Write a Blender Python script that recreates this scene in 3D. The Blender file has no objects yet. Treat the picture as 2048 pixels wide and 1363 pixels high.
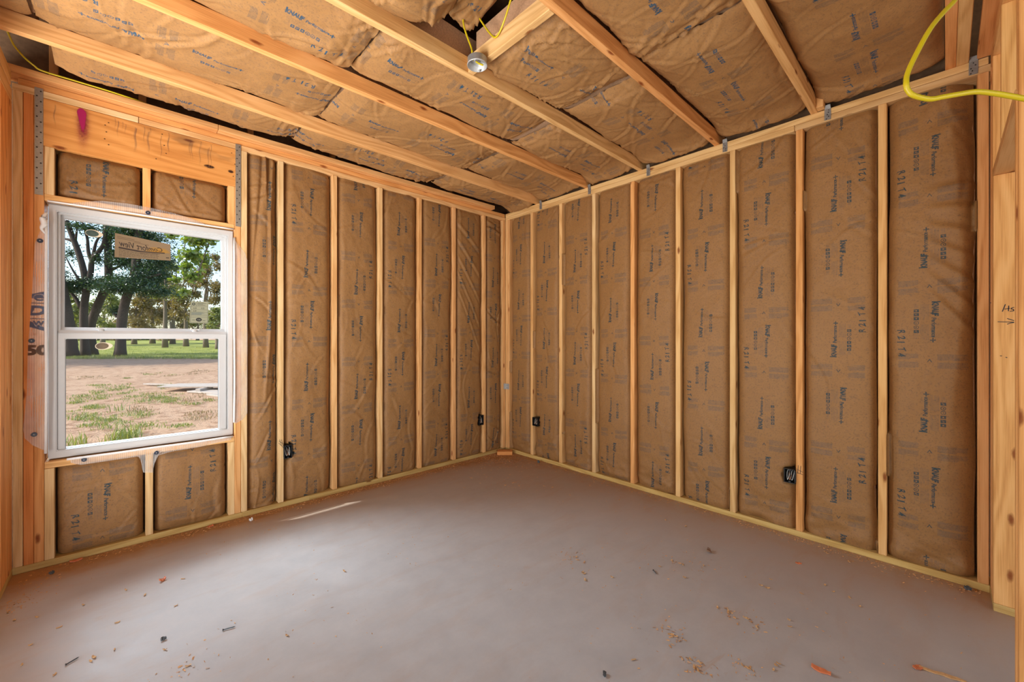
import bpy, bmesh, math, random
import numpy as np
from mathutils import Vector, Matrix

R = random.Random(7)
S = bpy.context.scene
COL = S.collection

# ------------------------------------------------------------------ camera
FPX, YAW, PY0, PX0 = 818.64, 0.814639, 676.69, 1024.0
CAM = np.array([-3.2191, -3.5244, 1.3037])
FW = np.array([math.cos(YAW), math.sin(YAW), 0.0])
RT = np.array([math.sin(YAW), -math.cos(YAW), 0.0])
cd = bpy.data.cameras.new('camera'); cam = bpy.data.objects.new('camera', cd); COL.objects.link(cam)
cd.sensor_width = 36.0; cd.lens = 36.0 * FPX / 2048.0
cd.shift_y = -(681.5 - PY0) / 2048.0
cd.clip_start = 0.02; cd.clip_end = 500
cam.location = CAM
cam.rotation_euler = (math.pi / 2, 0, YAW - math.pi / 2)
S.camera = cam

# ------------------------------------------------------------------ world, sun, lights, exposure
W = bpy.data.worlds.new('world'); S.world = W; W.use_nodes = True
wn = W.node_tree; bg = wn.nodes['Background']
sky = wn.nodes.new('ShaderNodeTexSky'); sky.sky_type = 'NISHITA'; sky.sun_disc = False
SUN = Vector((1.13, -0.42, -0.98)).normalized()          # direction the sunlight travels
sky.sun_elevation = math.asin(-SUN.z); sky.sun_rotation = math.atan2(-SUN.x, -SUN.y)
sky.air_density = 1.0; sky.dust_density = 1.5
wn.links.new(sky.outputs[0], bg.inputs[0]); bg.inputs[1].default_value = 0.30
sd = bpy.data.lights.new('sun', 'SUN'); sd.energy = 5.2; sd.angle = 0.009; sd.color = (1.0, 0.93, 0.82)
sun = bpy.data.objects.new('sun', sd); COL.objects.link(sun)
sun.rotation_euler = SUN.to_track_quat('-Z', 'Y').to_euler()

def area(name, loc, to, sx, sy, power, col):
    d = bpy.data.lights.new(name, 'AREA'); d.shape = 'RECTANGLE'; d.size = sx; d.size_y = sy
    d.energy = power; d.color = col
    o = bpy.data.objects.new(name, d); COL.objects.link(o); o.location = loc
    o.rotation_euler = (Vector(to) - Vector(loc)).to_track_quat('-Z', 'Y').to_euler()
    return o
# daylight that enters through the openings of the rest of the house, behind and beside the viewpoint
L1 = area('daylight_side_opening', (-4.7, -2.0, 0.55), (-3.05, -0.95, 2.75), 1.9, 1.6, 118, (1.0, 0.98, 0.95)); L1.data.spread = 2.3
area('daylight_rear_opening', (-2.9, -6.4, 0.95), (-1.8, -1.4, 1.7), 2.8, 1.8, 43, (1.0, 0.92, 0.82))
area('window_fill_lamp', (-4.15, 1.75, 2.30), (-2.2, -1.2, 0.0), 1.8, 1.2, 370, (0.72, 0.86, 1.0))  # area lamp added outside the window to brighten and cool the floor
S.view_settings.view_transform = 'Standard'; S.view_settings.look = 'None'
S.view_settings.exposure = 0.0; S.view_settings.gamma = 1.0
S.view_settings.use_curve_mapping = False
S.cycles.max_bounces = 8; S.cycles.diffuse_bounces = 5; S.cycles.transparent_max_bounces = 24
S.cycles.sample_clamp_indirect = 6.0; S.cycles.caustics_reflective = False; S.cycles.caustics_refractive = False

# ------------------------------------------------------------------ helpers
def ray(u, v):
    d = FW + (u - PX0) / FPX * RT
    return np.array([d[0], d[1], (PY0 - v) / FPX])
def onY(u, v, y=0.0):
    d = ray(u, v); return CAM + d * ((y - CAM[1]) / d[1])
def onX(u, v, x=0.0):
    d = ray(u, v); return CAM + d * ((x - CAM[0]) / d[0])
def onZ(u, v, z=0.0):
    d = ray(u, v); return CAM + d * ((z - CAM[2]) / d[2])
def atD(u, v, dep):
    return CAM + ray(u, v) * dep

def tag(o, label=None, cat=None, group=None, kind=None):
    if label: o['label'] = label
    if cat: o['category'] = cat
    if group: o['group'] = group
    if kind: o['kind'] = kind
    return o
def link(o, parent=None):
    COL.objects.link(o)
    if parent is not None: o.parent = parent
    return o
def empty(name, loc=(0, 0, 0), parent=None, **k):
    o = bpy.data.objects.new(name, None); o.location = loc; o.empty_display_size = 0.05
    link(o, parent); tag(o, **k); return o
def structure(name, loc=(0, 0, 0)):
    return empty(name, loc, kind='structure')
def mesh_obj(name, verts, faces, mat=None, parent=None, uvs=None, smooth=False, loc=None):
    """verts are world positions; the object's origin goes to loc (default: first parent at world origin)."""
    me = bpy.data.meshes.new(name)
    verts = np.asarray(verts, float)
    org = np.zeros(3)
    par_w = np.zeros(3)
    p = parent
    while p is not None:
        par_w = par_w + np.array(p.location); p = p.parent
    if loc is not None: org = np.asarray(loc, float)
    elif parent is not None: org = par_w
    me.from_pydata([tuple(x) for x in (verts - org)], [], faces)
    if uvs is not None:
        ul = me.uv_layers.new(name='UVMap')
        li = np.empty(len(me.loops), np.int32); me.loops.foreach_get('vertex_index', li)
        uvs = np.asarray(uvs, np.float32)
        ul.data.foreach_set('uv', uvs[li].ravel() if len(uvs) == len(verts) else uvs.ravel())
    if smooth:
        me.polygons.foreach_set('use_smooth', [True] * len(me.polygons))
    if mat: me.materials.append(mat)
    o = bpy.data.objects.new(name, me); o.location = org - par_w
    link(o, parent); return o
def bm_obj(name, bm, mat=None, parent=None, smooth=False):
    me = bpy.data.meshes.new(name); bm.to_mesh(me); bm.free()
    if smooth: me.polygons.foreach_set('use_smooth', [True] * len(me.polygons))
    if mat: me.materials.append(mat)
    o = bpy.data.objects.new(name, me)
    par_w = Vector((0, 0, 0)); p = parent
    while p is not None:
        par_w += p.location; p = p.parent
    me.transform(Matrix.Translation(-par_w))
    link(o, parent); return o

def board(name, lo, hi, axis, mat, parent=None, color=(1, 1, 1), bev=0.0025, rough=0.0):
    """A squared timber with eased edges between two corners; UV in metres, u along the length axis."""
    lo, hi = np.array([min(a, b) for a, b in zip(lo, hi)], float), np.array([max(a, b) for a, b in zip(lo, hi)], float)
    bm = bmesh.new(); bmesh.ops.create_cube(bm, size=1.0)
    for v in bm.verts:
        for k in range(3): v.co[k] = lo[k] + (v.co[k] + 0.5) * (hi[k] - lo[k])
    b = min(bev, 0.2 * float((hi - lo).min()))
    bmesh.ops.bevel(bm, geom=bm.edges[:], offset=b, segments=1, affect='EDGES', profile=0.5)
    uvl = bm.loops.layers.uv.new('UVMap')
    oth = [k for k in range(3) if k != axis]
    o1, o2 = R.random() * 7, R.random() * 3
    for f in bm.faces:
        n = f.normal; dom = max(range(3), key=lambda k: abs(n[k]))
        for l in f.loops:
            c = l.vert.co
            if dom == axis: l[uvl].uv = (c[oth[0]] * 0.35 + o1 + 11, c[oth[1]] + o2)
            else:
                other = [k for k in oth if k != dom][0]
                l[uvl].uv = (c[axis] + o1, c[other] + o2 + dom * 0.37)
    o = bm_obj(name, bm, mat, parent)
    o.color = (*color, 1)
    return o

def tube(name, pts, rad, mat, parent=None, seg=8, smooth_n=6, flat=1.0, loc=None):
    """Round cable along a smoothed path (world points)."""
    P = [np.array(p, float) for p in pts]
    if len(P) > 2 and smooth_n > 1:
        Q = [2 * P[0] - P[1]] + P + [2 * P[-1] - P[-2]]; out = []
        for i in range(1, len(Q) - 2):
            for k in range(smooth_n):
                t = k / smooth_n; a, b, c, d = Q[i - 1:i + 3]
                out.append(0.5 * ((2 * b) + (-a + c) * t + (2 * a - 5 * b + 4 * c - d) * t * t + (-a + 3 * b - 3 * c + d) * t ** 3))
        out.append(P[-1]); P = out
    V, F, UV = [], [], []
    up = np.array([0.13, 0.21, 1.0]); dist = 0
    rads = rad if hasattr(rad, '__len__') else [rad] * len(P)
    if len(rads) != len(P): rads = np.interp(np.linspace(0, 1, len(P)), np.linspace(0, 1, len(rads)), rads)
    for i, p in enumerate(P):
        t = P[min(i + 1, len(P) - 1)] - P[max(i - 1, 0)]; t = t / (np.linalg.norm(t) + 1e-9)
        a = np.cross(t, up); a /= np.linalg.norm(a) + 1e-9; b = np.cross(a, t)
        if i: dist += np.linalg.norm(p - P[i - 1])
        for k in range(seg):
            an = 2 * math.pi * k / seg
            V.append(p + rads[i] * (math.cos(an) * a * flat + math.sin(an) * b)); UV.append((dist, k / seg))
    for i in range(len(P) - 1):
        for k in range(seg):
            k2 = (k + 1) % seg
            F.append((i * seg + k, i * seg + k2, (i + 1) * seg + k2, (i + 1) * seg + k))
    F.append(tuple(range(seg))[::-1]); F.append(tuple((len(P) - 1) * seg + k for k in range(seg)))
    return mesh_obj(name, V, F, mat, parent, UV, True, loc)

# numpy value noise
def _h(ix, iy, seed):
    n = (ix.astype(np.int64) * 374761393 + iy.astype(np.int64) * 668265263 + seed * 974711) & 0x7fffffff
    n = ((n ^ (n >> 13)) * 1274126177) & 0x7fffffff
    return ((n ^ (n >> 16)) & 0xffff) / 65535.0
def vnoise(x, y, seed=0):
    x = np.asarray(x, float); y = np.asarray(y, float)
    ix, iy = np.floor(x), np.floor(y); fx, fy = x - ix, y - iy
    fx = fx * fx * (3 - 2 * fx); fy = fy * fy * (3 - 2 * fy)
    a = _h(ix, iy, seed); b = _h(ix + 1, iy, seed); c = _h(ix, iy + 1, seed); d = _h(ix + 1, iy + 1, seed)
    return (a + (b - a) * fx) * (1 - fy) + (c + (d - c) * fx) * fy - 0.5
def fbm(x, y, seed=0, o=3):
    s = 0; a = 1.0
    for k in range(o): s = s + a * vnoise(x * 2 ** k, y * 2 ** k, seed + k * 17); a *= 0.5
    return s

# ------------------------------------------------------------------ drawn print (numpy canvases, no files)
_tc = {}
def text_tris(txt, bold=0.0, shear=0.0):
    key = (txt, bold, shear)
    if key in _tc: return _tc[key]
    cu = bpy.data.curves.new('t', 'FONT'); cu.body = txt; cu.size = 1.0; cu.offset = bold; cu.shear = shear; cu.resolution_u = 4
    o = bpy.data.objects.new('t', cu); COL.objects.link(o)
    dg = bpy.context.evaluated_depsgraph_get()
    me = bpy.data.meshes.new_from_object(o.evaluated_get(dg)); me.calc_loop_triangles()
    v = np.array([x.co[:2] for x in me.vertices]); t = np.array([x.vertices[:] for x in me.loop_triangles])
    tr = v[t]; bpy.data.objects.remove(o); bpy.data.curves.remove(cu); bpy.data.meshes.remove(me)
    _tc[key] = tr; return tr
class Canvas:
    def __init__(s, w, h, ppm, ch=3, ss=2):
        s.w, s.h, s.ss, s.ppm = w, h, ss, ppm
        s.a = np.zeros((h * ss, w * ss, ch), np.float32); s.k = ppm * ss
    def tri(s, T, val, c=None, blend=1.0):
        """T: (n,3,2) in metres from the lower-left corner."""
        H, Wd = s.a.shape[:2]
        for p in np.asarray(T) * s.k:
            x0, y0 = np.floor(p.min(0)).astype(int); x1, y1 = np.ceil(p.max(0)).astype(int) + 1
            x0, y0 = max(x0, 0), max(y0, 0); x1, y1 = min(x1, Wd), min(y1, H)
            if x1 <= x0 or y1 <= y0: continue
            X, Yy = np.meshgrid(np.arange(x0, x1) + 0.5, np.arange(y0, y1) + 0.5)
            (ax, ay), (bx, by), (cx, cy) = p
            e1 = (bx - ax) * (Yy - ay) - (by - ay) * (X - ax)
            e2 = (cx - bx) * (Yy - by) - (cy - by) * (X - bx)
            e3 = (ax - cx) * (Yy - cy) - (ay - cy) * (X - cx)
            m = ((e1 >= 0) & (e2 >= 0) & (e3 >= 0)) | ((e1 <= 0) & (e2 <= 0) & (e3 <= 0))
            sub = s.a[y0:y1, x0:x1]
            if c is None: sub[m] = sub[m] * (1 - blend) + np.array(val, np.float32) * blend
            else: sub[..., c][m] = val
    def poly(s, pts, val, c=None, blend=1.0):
        p = np.array(pts, float); s.tri([[p[0], p[i], p[i + 1]] for i in range(1, len(p) - 1)], val, c, blend)
    def rect(s, x0, y0, x1, y1, val, c=None, blend=1.0):
        s.poly([(x0, y0), (x1, y0), (x1, y1), (x0, y1)], val, c, blend)
    def disc(s, x, y, r, val, c=None, r2=None):
        r2 = r2 or r
        s.poly([(x + r * math.cos(i * math.pi / 10), y + r2 * math.sin(i * math.pi / 10)) for i in range(20)], val, c)
    def text(s, txt, M, width, height, val, c=None, bold=0.0, shear=0.0):
        """Fit txt into width x height, then map (a,b) through M (2x3)."""
        T = text_tris(txt, bold, shear).copy(); f = T.reshape(-1, 2)
        mn = f.min(0); mx = f.max(0)
        f = (f - mn) / (mx - mn) * np.array([width, height])
        M = np.array(M, float); f = f @ M[:, :2].T + M[:, 2]
        s.tri(f.reshape(-1, 3, 2), val, c)
    def image(s, name, srgb=False):
        a = s.a.reshape(s.h, s.ss, s.w, s.ss, -1).mean((1, 3))
        px = np.ones((s.h, s.w, 4), np.float32); px[..., :a.shape[2]] = a
        im = bpy.data.images.new(name, s.w, s.h, alpha=True)
        im.colorspace_settings.name = 'sRGB' if srgb else 'Non-Color'
        im.pixels.foreach_set(px.ravel()); im.update(); im.pack()
        return im

PW, PT, PC = 0.60, 0.909, 0.30             # print repeat: width, length, centre line (metres)
def kraft_print():
    c = Canvas(960, 1454, 1600, 3, 2); rr = random.Random(3)
    def block(tc, flip):
        sg = -1 if flip else 1
        # text frame: a runs along the batt (up), b to the left
        def M(s0, t0): return [[0, -sg, PC + sg * s0], [sg, 0, tc + sg * t0]]
        def rc(s0, t0, s1, t1, v, ch): c.rect(PC + sg * s0, tc + sg * t0, PC + sg * s1, tc + sg * t1, v, ch)
        T0 = -0.112
        c.text('KNAUF', M(-0.008, T0), 0.080, 0.0275, 1, 0, bold=0.06, shear=0.12)
        rc(-0.008, T0 - 0.001, -0.042, T0 + 0.006, 1, 0)                 # tall stem of the first letter
        rc(-0.004, T0 + 0.061, -0.030, T0 + 0.0665, 1, 0)                # long stem of the last letter
        c.text('Performance', M(-0.007, T0 + 0.088), 0.108, 0.0195, 1, 0, bold=0.035, shear=0.1)
        rc(-0.0155, T0 + 0.199, -0.0105, T0 + 0.224, 1, 0); rc(-0.024, T0 + 0.209, -0.002, T0 + 0.2145, 1, 0)
        for g0, g1 in ((-0.098, -0.012), (0.012, 0.098)):                # fine text lines
            for k in range(7):
                s0 = 0.004 + k * 0.0048; t = g0; end = g1 - rr.random() * 0.03 * (k % 3 == 2)
                while t < end:
                    L = 0.004 + rr.random() * 0.008; rc(s0, t, s0 + 0.0021, min(t + L, end), 0.55, 1); t += L + 0.0016
        for k, t in enumerate((-0.064, -0.042, -0.020, 0.004, 0.028, 0.052)):   # icon row
            s0 = 0.052
            if k in (3, 4):
                c.disc(PC + sg * s0, tc + sg * t, 0.0105, 0.95, 0); c.disc(PC + sg * s0, tc + sg * t, 0.0076, 0.0, 0)
                c.disc(PC + sg * (s0 + 0.001), tc + sg * t, 0.003, 0.9, 0)
            else:
                rc(s0 - 0.0105, t - 0.0085, s0 + 0.0105, t + 0.0085, 0.95, 0)
                if k % 2: rc(s0 - 0.002, t - 0.004, s0 + 0.005, t - 0.001, 0.0, 0); rc(s0 - 0.006, t + 0.002, s0 + 0.002, t + 0.004, 0, 0)
                else: c.disc(PC + sg * s0, tc + sg * t, 0.0035, 0.0, 0)
        for k in range(4):
            rc(0.045 + k * 0.004, 0.066, 0.0466 + k * 0.004, 0.092, 0.5, 1); rc(0.045 + k * 0.004, -0.096, 0.0466 + k * 0.004, -0.078, 0.5, 1)
    def rowblock(t):
        a = 0.011                                                        # chevron
        c.poly([(PC - a, t - 0.009), (PC - a + 0.005, t - 0.009), (PC, t + 0.003), (PC, t + 0.010)], 0.85, 0)
        c.poly([(PC + a, t - 0.009), (PC + a - 0.005, t - 0.009), (PC, t + 0.003), (PC, t + 0.010)], 0.85, 0)
        for s0, s1 in ((-0.125, -0.042), (0.030, 0.145)):
            for b0, b1 in ((t + 0.004, t + 0.038), (t - 0.040, t - 0.006)):
                y = b1 - rr.random() * 0.004
                while y > b0:
                    x = s0; e = s1 - (rr.random() * 0.05 if y < b0 + 0.008 else rr.random() * 0.006)
                    while x < e:
                        L = 0.003 + rr.random() * 0.011; c.rect(PC + x, y - 0.0026, PC + min(x + L, e), y, 0.72, 1); x += L + 0.0013
                    y -= 0.0043
    A = PT - 0.045
    rowblock(A); block(A - 0.198, True); rowblock(A - 0.410); block(A - 0.725 + 0.03, False)
    # ink-jet code, reading down the batt, near one edge
    s0, t0 = PC - 0.118, A - 0.24
    for i, (ch, sl) in enumerate(zip('R21T4', (0, 0, 0, 0, 0))):
        c.text(ch, [[0.42, 1, s0 - 0.014], [-1, 0.0, t0 - i * 0.033]], 0.007 if ch == '1' else 0.021, 0.032, 1.0, 0, bold=0.022)
    return c.image('kraft_print')
IM_PRINT = kraft_print()

# ------------------------------------------------------------------ materials
def mat(name):
    m = bpy.data.materials.new(name); m.use_nodes = True
    nt = m.node_tree; return m, nt, nt.nodes['Principled BSDF']
def nd(nt, typ, **k):
    n = nt.nodes.new(typ)
    for a, b in k.items(): setattr(n, a, b)
    return n
def lk(nt, a, b): nt.links.new(a, b)
def noise(nt, vec, scale, detail=4, rough=0.55, dim='3D', dist=0.0):
    n = nd(nt, 'ShaderNodeTexNoise'); n.noise_dimensions = dim
    n.inputs['Scale'].default_value = scale; n.inputs['Detail'].default_value = detail
    n.inputs['Roughness'].default_value = rough; n.inputs['Distortion'].default_value = dist
    if vec is not None: lk(nt, vec, n.inputs['Vector'])
    return n
def ramp(nt, fac, stops):
    r = nd(nt, 'ShaderNodeValToRGB'); e = r.color_ramp.elements
    while len(e) < len(stops): e.new(0.5)
    for k, (p, c) in enumerate(stops): e[k].position = p; e[k].color = (*c, 1) if len(c) == 3 else c
    lk(nt, fac, r.inputs[0]); return r
def mixc(nt, fac, a, b, mode='MIX'):
    n = nd(nt, 'ShaderNodeMix', data_type='RGBA', blend_type=mode)
    for s, v in ((n.inputs[0], fac), (n.inputs[6], a), (n.inputs[7], b)):
        if isinstance(v, (int, float)): s.default_value = v
        elif isinstance(v, tuple): s.default_value = (*v, 1) if len(v) == 3 else v
        else: lk(nt, v, s)
    return n.outputs[2]
def math_(nt, op, a, b=0.0, clamp=False):
    n = nd(nt, 'ShaderNodeMath', operation=op, use_clamp=clamp)
    for s, v in ((n.inputs[0], a), (n.inputs[1], b)):
        if isinstance(v, (int, float)): s.default_value = v
        else: lk(nt, v, s)
    return n.outputs[0]
def mapping(nt, vec, scale=(1, 1, 1), loc=(0, 0, 0)):
    n = nd(nt, 'ShaderNodeMapping'); n.inputs['Scale'].default_value = scale; n.inputs['Location'].default_value = loc
    lk(nt, vec, n.inputs['Vector']); return n.outputs[0]
def bump(nt, bsdf, h, strength=0.3, dist=0.01):
    b = nd(nt, 'ShaderNodeBump'); b.inputs['Strength'].default_value = strength; b.inputs['Distance'].default_value = dist
    lk(nt, h, b.inputs['Height']); lk(nt, b.outputs[0], bsdf.inputs['Normal'])
def plain(name, col, rough=0.6, metal=0.0, nscale=60, var=0.15, bstr=0.1):
    m, nt, b = mat(name); tc = nd(nt, 'ShaderNodeTexCoord')
    n = noise(nt, tc.outputs['Object'], nscale)
    c = mixc(nt, n.outputs[0], tuple(x * (1 - var) for x in col), tuple(min(1, x * (1 + var)) for x in col))
    lk(nt, c, b.inputs['Base Color']); b.inputs['Roughness'].default_value = rough; b.inputs['Metallic'].default_value = metal
    if bstr: bump(nt, b, n.outputs[0], bstr, 0.002)
    return m

def lumber(name, knots=True):
    m, nt, b = mat(name)
    uv = nd(nt, 'ShaderNodeUVMap'); oi = nd(nt, 'ShaderNodeObjectInfo')
    off = nd(nt, 'ShaderNodeCombineXYZ'); r10 = math_(nt, 'MULTIPLY', oi.outputs['Random'], 40.0)
    lk(nt, r10, off.inputs[0]); lk(nt, math_(nt, 'MULTIPLY', oi.outputs['Random'], 13.0), off.inputs[1])
    add = nd(nt, 'ShaderNodeVectorMath', operation='ADD'); lk(nt, uv.outputs[0], add.inputs[0]); lk(nt, off.outputs[0], add.inputs[1])
    P = add.outputs[0]
    warp = noise(nt, mapping(nt, P, (1.2, 9, 1)), 1.0, 2, 0.4, '2D')
    # growth rings: a slanted cut through a warped cone, seen as stripes along the board
    sx = nd(nt, 'ShaderNodeSeparateXYZ'); lk(nt, P, sx.inputs[0])
    phase = math_(nt, 'ADD', math_(nt, 'MULTIPLY', sx.outputs[1], 95.0), math_(nt, 'MULTIPLY', warp.outputs[0], 26.0))
    ring = math_(nt, 'ADD', math_(nt, 'MULTIPLY', math_(nt, 'SINE', phase), 0.5), 0.5)
    fib = noise(nt, mapping(nt, P, (5, 260, 1)), 1.0, 3, 0.6, '2D')
    blot = noise(nt, mapping(nt, P, (1.6, 7, 1)), 1.0, 3, 0.5, '2D')
    f = math_(nt, 'ADD', math_(nt, 'MULTIPLY', ring, 0.26), math_(nt, 'MULTIPLY', fib.outputs[0], 0.5))
    f = math_(nt, 'ADD', f, math_(nt, 'MULTIPLY', blot.outputs[0], 0.3))
    c = ramp(nt, f, [(0.2, (0.88, 0.645, 0.38)), (0.55, (0.75, 0.495, 0.25)), (0.9, (0.50, 0.265, 0.10))]).outputs[0]
    h = f
    if knots:
        vo = nd(nt, 'ShaderNodeTexVoronoi', voronoi_dimensions='2D', feature='F1'); vo.inputs['Scale'].default_value = 1.0
        wv = nd(nt, 'ShaderNodeVectorMath', operation='ADD'); lk(nt, mapping(nt, P, (3.2, 9, 1)), wv.inputs[0])
        wn_ = noise(nt, mapping(nt, P, (30, 60, 1)), 1.0, 2, 0.5, '2D')
        wm = nd(nt, 'ShaderNodeVectorMath', operation='SCALE'); lk(nt, wn_.outputs['Color'], wm.inputs[0]); wm.inputs['Scale'].default_value = 0.05
        lk(nt, wm.outputs[0], wv.inputs[1]); lk(nt, wv.outputs[0], vo.inputs['Vector'])
        sc = nd(nt, 'ShaderNodeSeparateColor'); lk(nt, vo.outputs['Color'], sc.inputs[0])
        keep = math_(nt, 'GREATER_THAN', sc.outputs[0], 0.80)
        k1 = ramp(nt, vo.outputs['Distance'], [(0.0, (1, 1, 1)), (0.055, (0.85, 0.85, 0.85)), (0.08, (0.5, 0.5, 0.5)), (0.115, (0, 0, 0))]).outputs[0]
        k = math_(nt, 'MULTIPLY', keep, k1)
        c = mixc(nt, k, c, (0.235, 0.075, 0.022))
    col = mixc(nt, 1.0, c, oi.outputs['Color'], 'MULTIPLY')
    lk(nt, col, b.inputs['Base Color']); b.inputs['Roughness'].default_value = 0.72
    b.inputs['Specular IOR Level'].default_value = 0.25
    bump(nt, b, h, 0.25, 0.0015)
    return m
M_WOOD = lumber('pine_lumber')

def kraft(name, INK, bs, bscale):
    m, nt, b = mat(name)
    uv = nd(nt, 'ShaderNodeUVMap'); tc = nd(nt, 'ShaderNodeTexCoord'); oi = nd(nt, 'ShaderNodeObjectInfo')
    O = tc.outputs['Object']
    im = nd(nt, 'ShaderNodeTexImage', image=IM_PRINT, extension='REPEAT', interpolation='Linear')
    lk(nt, uv.outputs[0], im.inputs[0])
    sp = nd(nt, 'ShaderNodeSeparateColor'); lk(nt, im.outputs[0], sp.inputs[0])
    big = noise(nt, O, 3.0, 3, 0.5); fine = noise(nt, O, 34, 5, 0.7); speck = noise(nt, O, 105, 4, 0.72)
    c = mixc(nt, big.outputs[0], (0.278, 0.140, 0.047), (0.365, 0.194, 0.070))
    c = mixc(nt, math_(nt, 'MULTIPLY', ramp(nt, fine.outputs[0], [(0.38, (0, 0, 0)), (0.7, (1, 1, 1))]).outputs[0], 0.42), c, (0.235, 0.125, 0.055))
    sm = ramp(nt, speck.outputs[0], [(0.53, (0, 0, 0)), (0.64, (1, 1, 1))]).outputs[0]
    c = mixc(nt, math_(nt, 'MULTIPLY', sm, 0.50), c, (0.115, 0.075, 0.048))
    col = mixc(nt, 1.0, c, oi.outputs['Color'], 'MULTIPLY')
    wear = ramp(nt, fine.outputs[0], [(0.25, (0.55, 0.55, 0.55)), (0.55, (1, 1, 1))]).outputs[0]
    col = mixc(nt, math_(nt, 'MULTIPLY', math_(nt, 'MULTIPLY', sp.outputs[1], wear), 0.85), col, (0.085, 0.085, 0.082))
    col = mixc(nt, math_(nt, 'MULTIPLY', math_(nt, 'MULTIPLY', sp.outputs[0], wear), 0.95), col, INK)
    lk(nt, col, b.inputs['Base Color']); b.inputs['Roughness'].default_value = 0.58
    b.inputs['Specular IOR Level'].default_value = 0.35
    wr = noise(nt, mapping(nt, O, (1, 1, 1)), bscale, 4, 0.55, dist=0.35)
    hh = math_(nt, 'ADD', math_(nt, 'MULTIPLY', wr.outputs[0], 1.0), math_(nt, 'MULTIPLY', fine.outputs[0], 0.3))
    bump(nt, b, hh, bs, 0.009)
    return m
M_KRAFT = kraft('printed_kraft_paper', (0.010, 0.042, 0.058), 0.42, 22)
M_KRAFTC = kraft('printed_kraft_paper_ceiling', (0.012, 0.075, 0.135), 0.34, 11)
M_FIBRE = plain('glass_fibre', (0.30, 0.15, 0.075), 0.95, 0, 120, 0.55, 0.8)
M_FIBRE2 = plain('pale_glass_fibre', (0.50, 0.285, 0.155), 0.95, 0, 150, 0.45, 0.8)
M_OSB = plain('dark_sheathing', (0.16, 0.085, 0.04), 0.85, 0, 35, 0.5, 0.3)
M_BLACK = plain('black_plastic', (0.012, 0.013, 0.015), 0.38, 0, 40, 0.1, 0)
M_GALV = plain('galvanised_steel', (0.50, 0.50, 0.49), 0.42, 0.45, 70, 0.35, 0.1)
M_STRAP = plain('strap_steel', (0.36, 0.335, 0.29), 0.5, 0.7, 90, 0.25, 0.1)
M_HOLE = plain('dark_hole', (0.03, 0.022, 0.016), 0.7, 0, 60, 0.2, 0)
M_VINYL = plain('white_vinyl', (0.54, 0.54, 0.54), 0.35, 0, 20, 0.03, 0)
M_GASKET = plain('grey_gasket', (0.10, 0.12, 0.125), 0.5, 0, 40, 0.1, 0)
M_WHITEWIRE = plain('white_wire', (0.72, 0.69, 0.62), 0.4, 0, 40, 0.05, 0)
M_COPPER = plain('bare_copper', (0.55, 0.27, 0.14), 0.35, 0.9, 40, 0.1, 0)
M_MARK = plain('marker_ink', (0.012, 0.012, 0.02), 0.6, 0, 40, 0.1, 0)
M_SCREW = plain('dark_screw', (0.055, 0.058, 0.06), 0.4, 0.6, 200, 0.3, 0)
M_ORANGE = plain('orange_plastic', (0.66, 0.19, 0.075), 0.5, 0, 90, 0.25, 0)
M_CHIP = plain('wood_chip', (0.62, 0.36, 0.155), 0.8, 0, 160, 0.35, 0.2)
M_DUST = plain('sawdust', (0.66, 0.35, 0.14), 0.85, 0, 300, 0.3, 0)
M_STONE = plain('dark_stone', (0.085, 0.09, 0.095), 0.7, 0, 200, 0.3, 0.3)
M_TREATED = None

def yellow():
    m, nt, b = mat('yellow_cable_jacket'); uv = nd(nt, 'ShaderNodeUVMap')
    sx = nd(nt, 'ShaderNodeSeparateXYZ'); lk(nt, uv.outputs[0], sx.inputs[0])
    n = noise(nt, mapping(nt, uv.outputs[0], (260, 26, 1)), 1.0, 1, 0.5, '2D')
    band = math_(nt, 'MULTIPLY', math_(nt, 'GREATER_THAN', sx.outputs[1], 0.12), math_(nt, 'LESS_THAN', sx.outputs[1], 0.24))
    gap = math_(nt, 'GREATER_THAN', noise(nt, mapping(nt, uv.outputs[0], (16, 0, 1)), 1.0, 1, 0.5, '2D').outputs[0], 0.47)
    k = math_(nt, 'MULTIPLY', math_(nt, 'MULTIPLY', band, gap), math_(nt, 'GREATER_THAN', n.outputs[0], 0.47))
    lk(nt, mixc(nt, math_(nt, 'MULTIPLY', k, 0.8), (0.60, 0.46, 0.010), (0.05, 0.045, 0.02)), b.inputs['Base Color'])
    b.inputs['Roughness'].default_value = 0.38
    return m
M_YELLOW = yellow()

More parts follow.
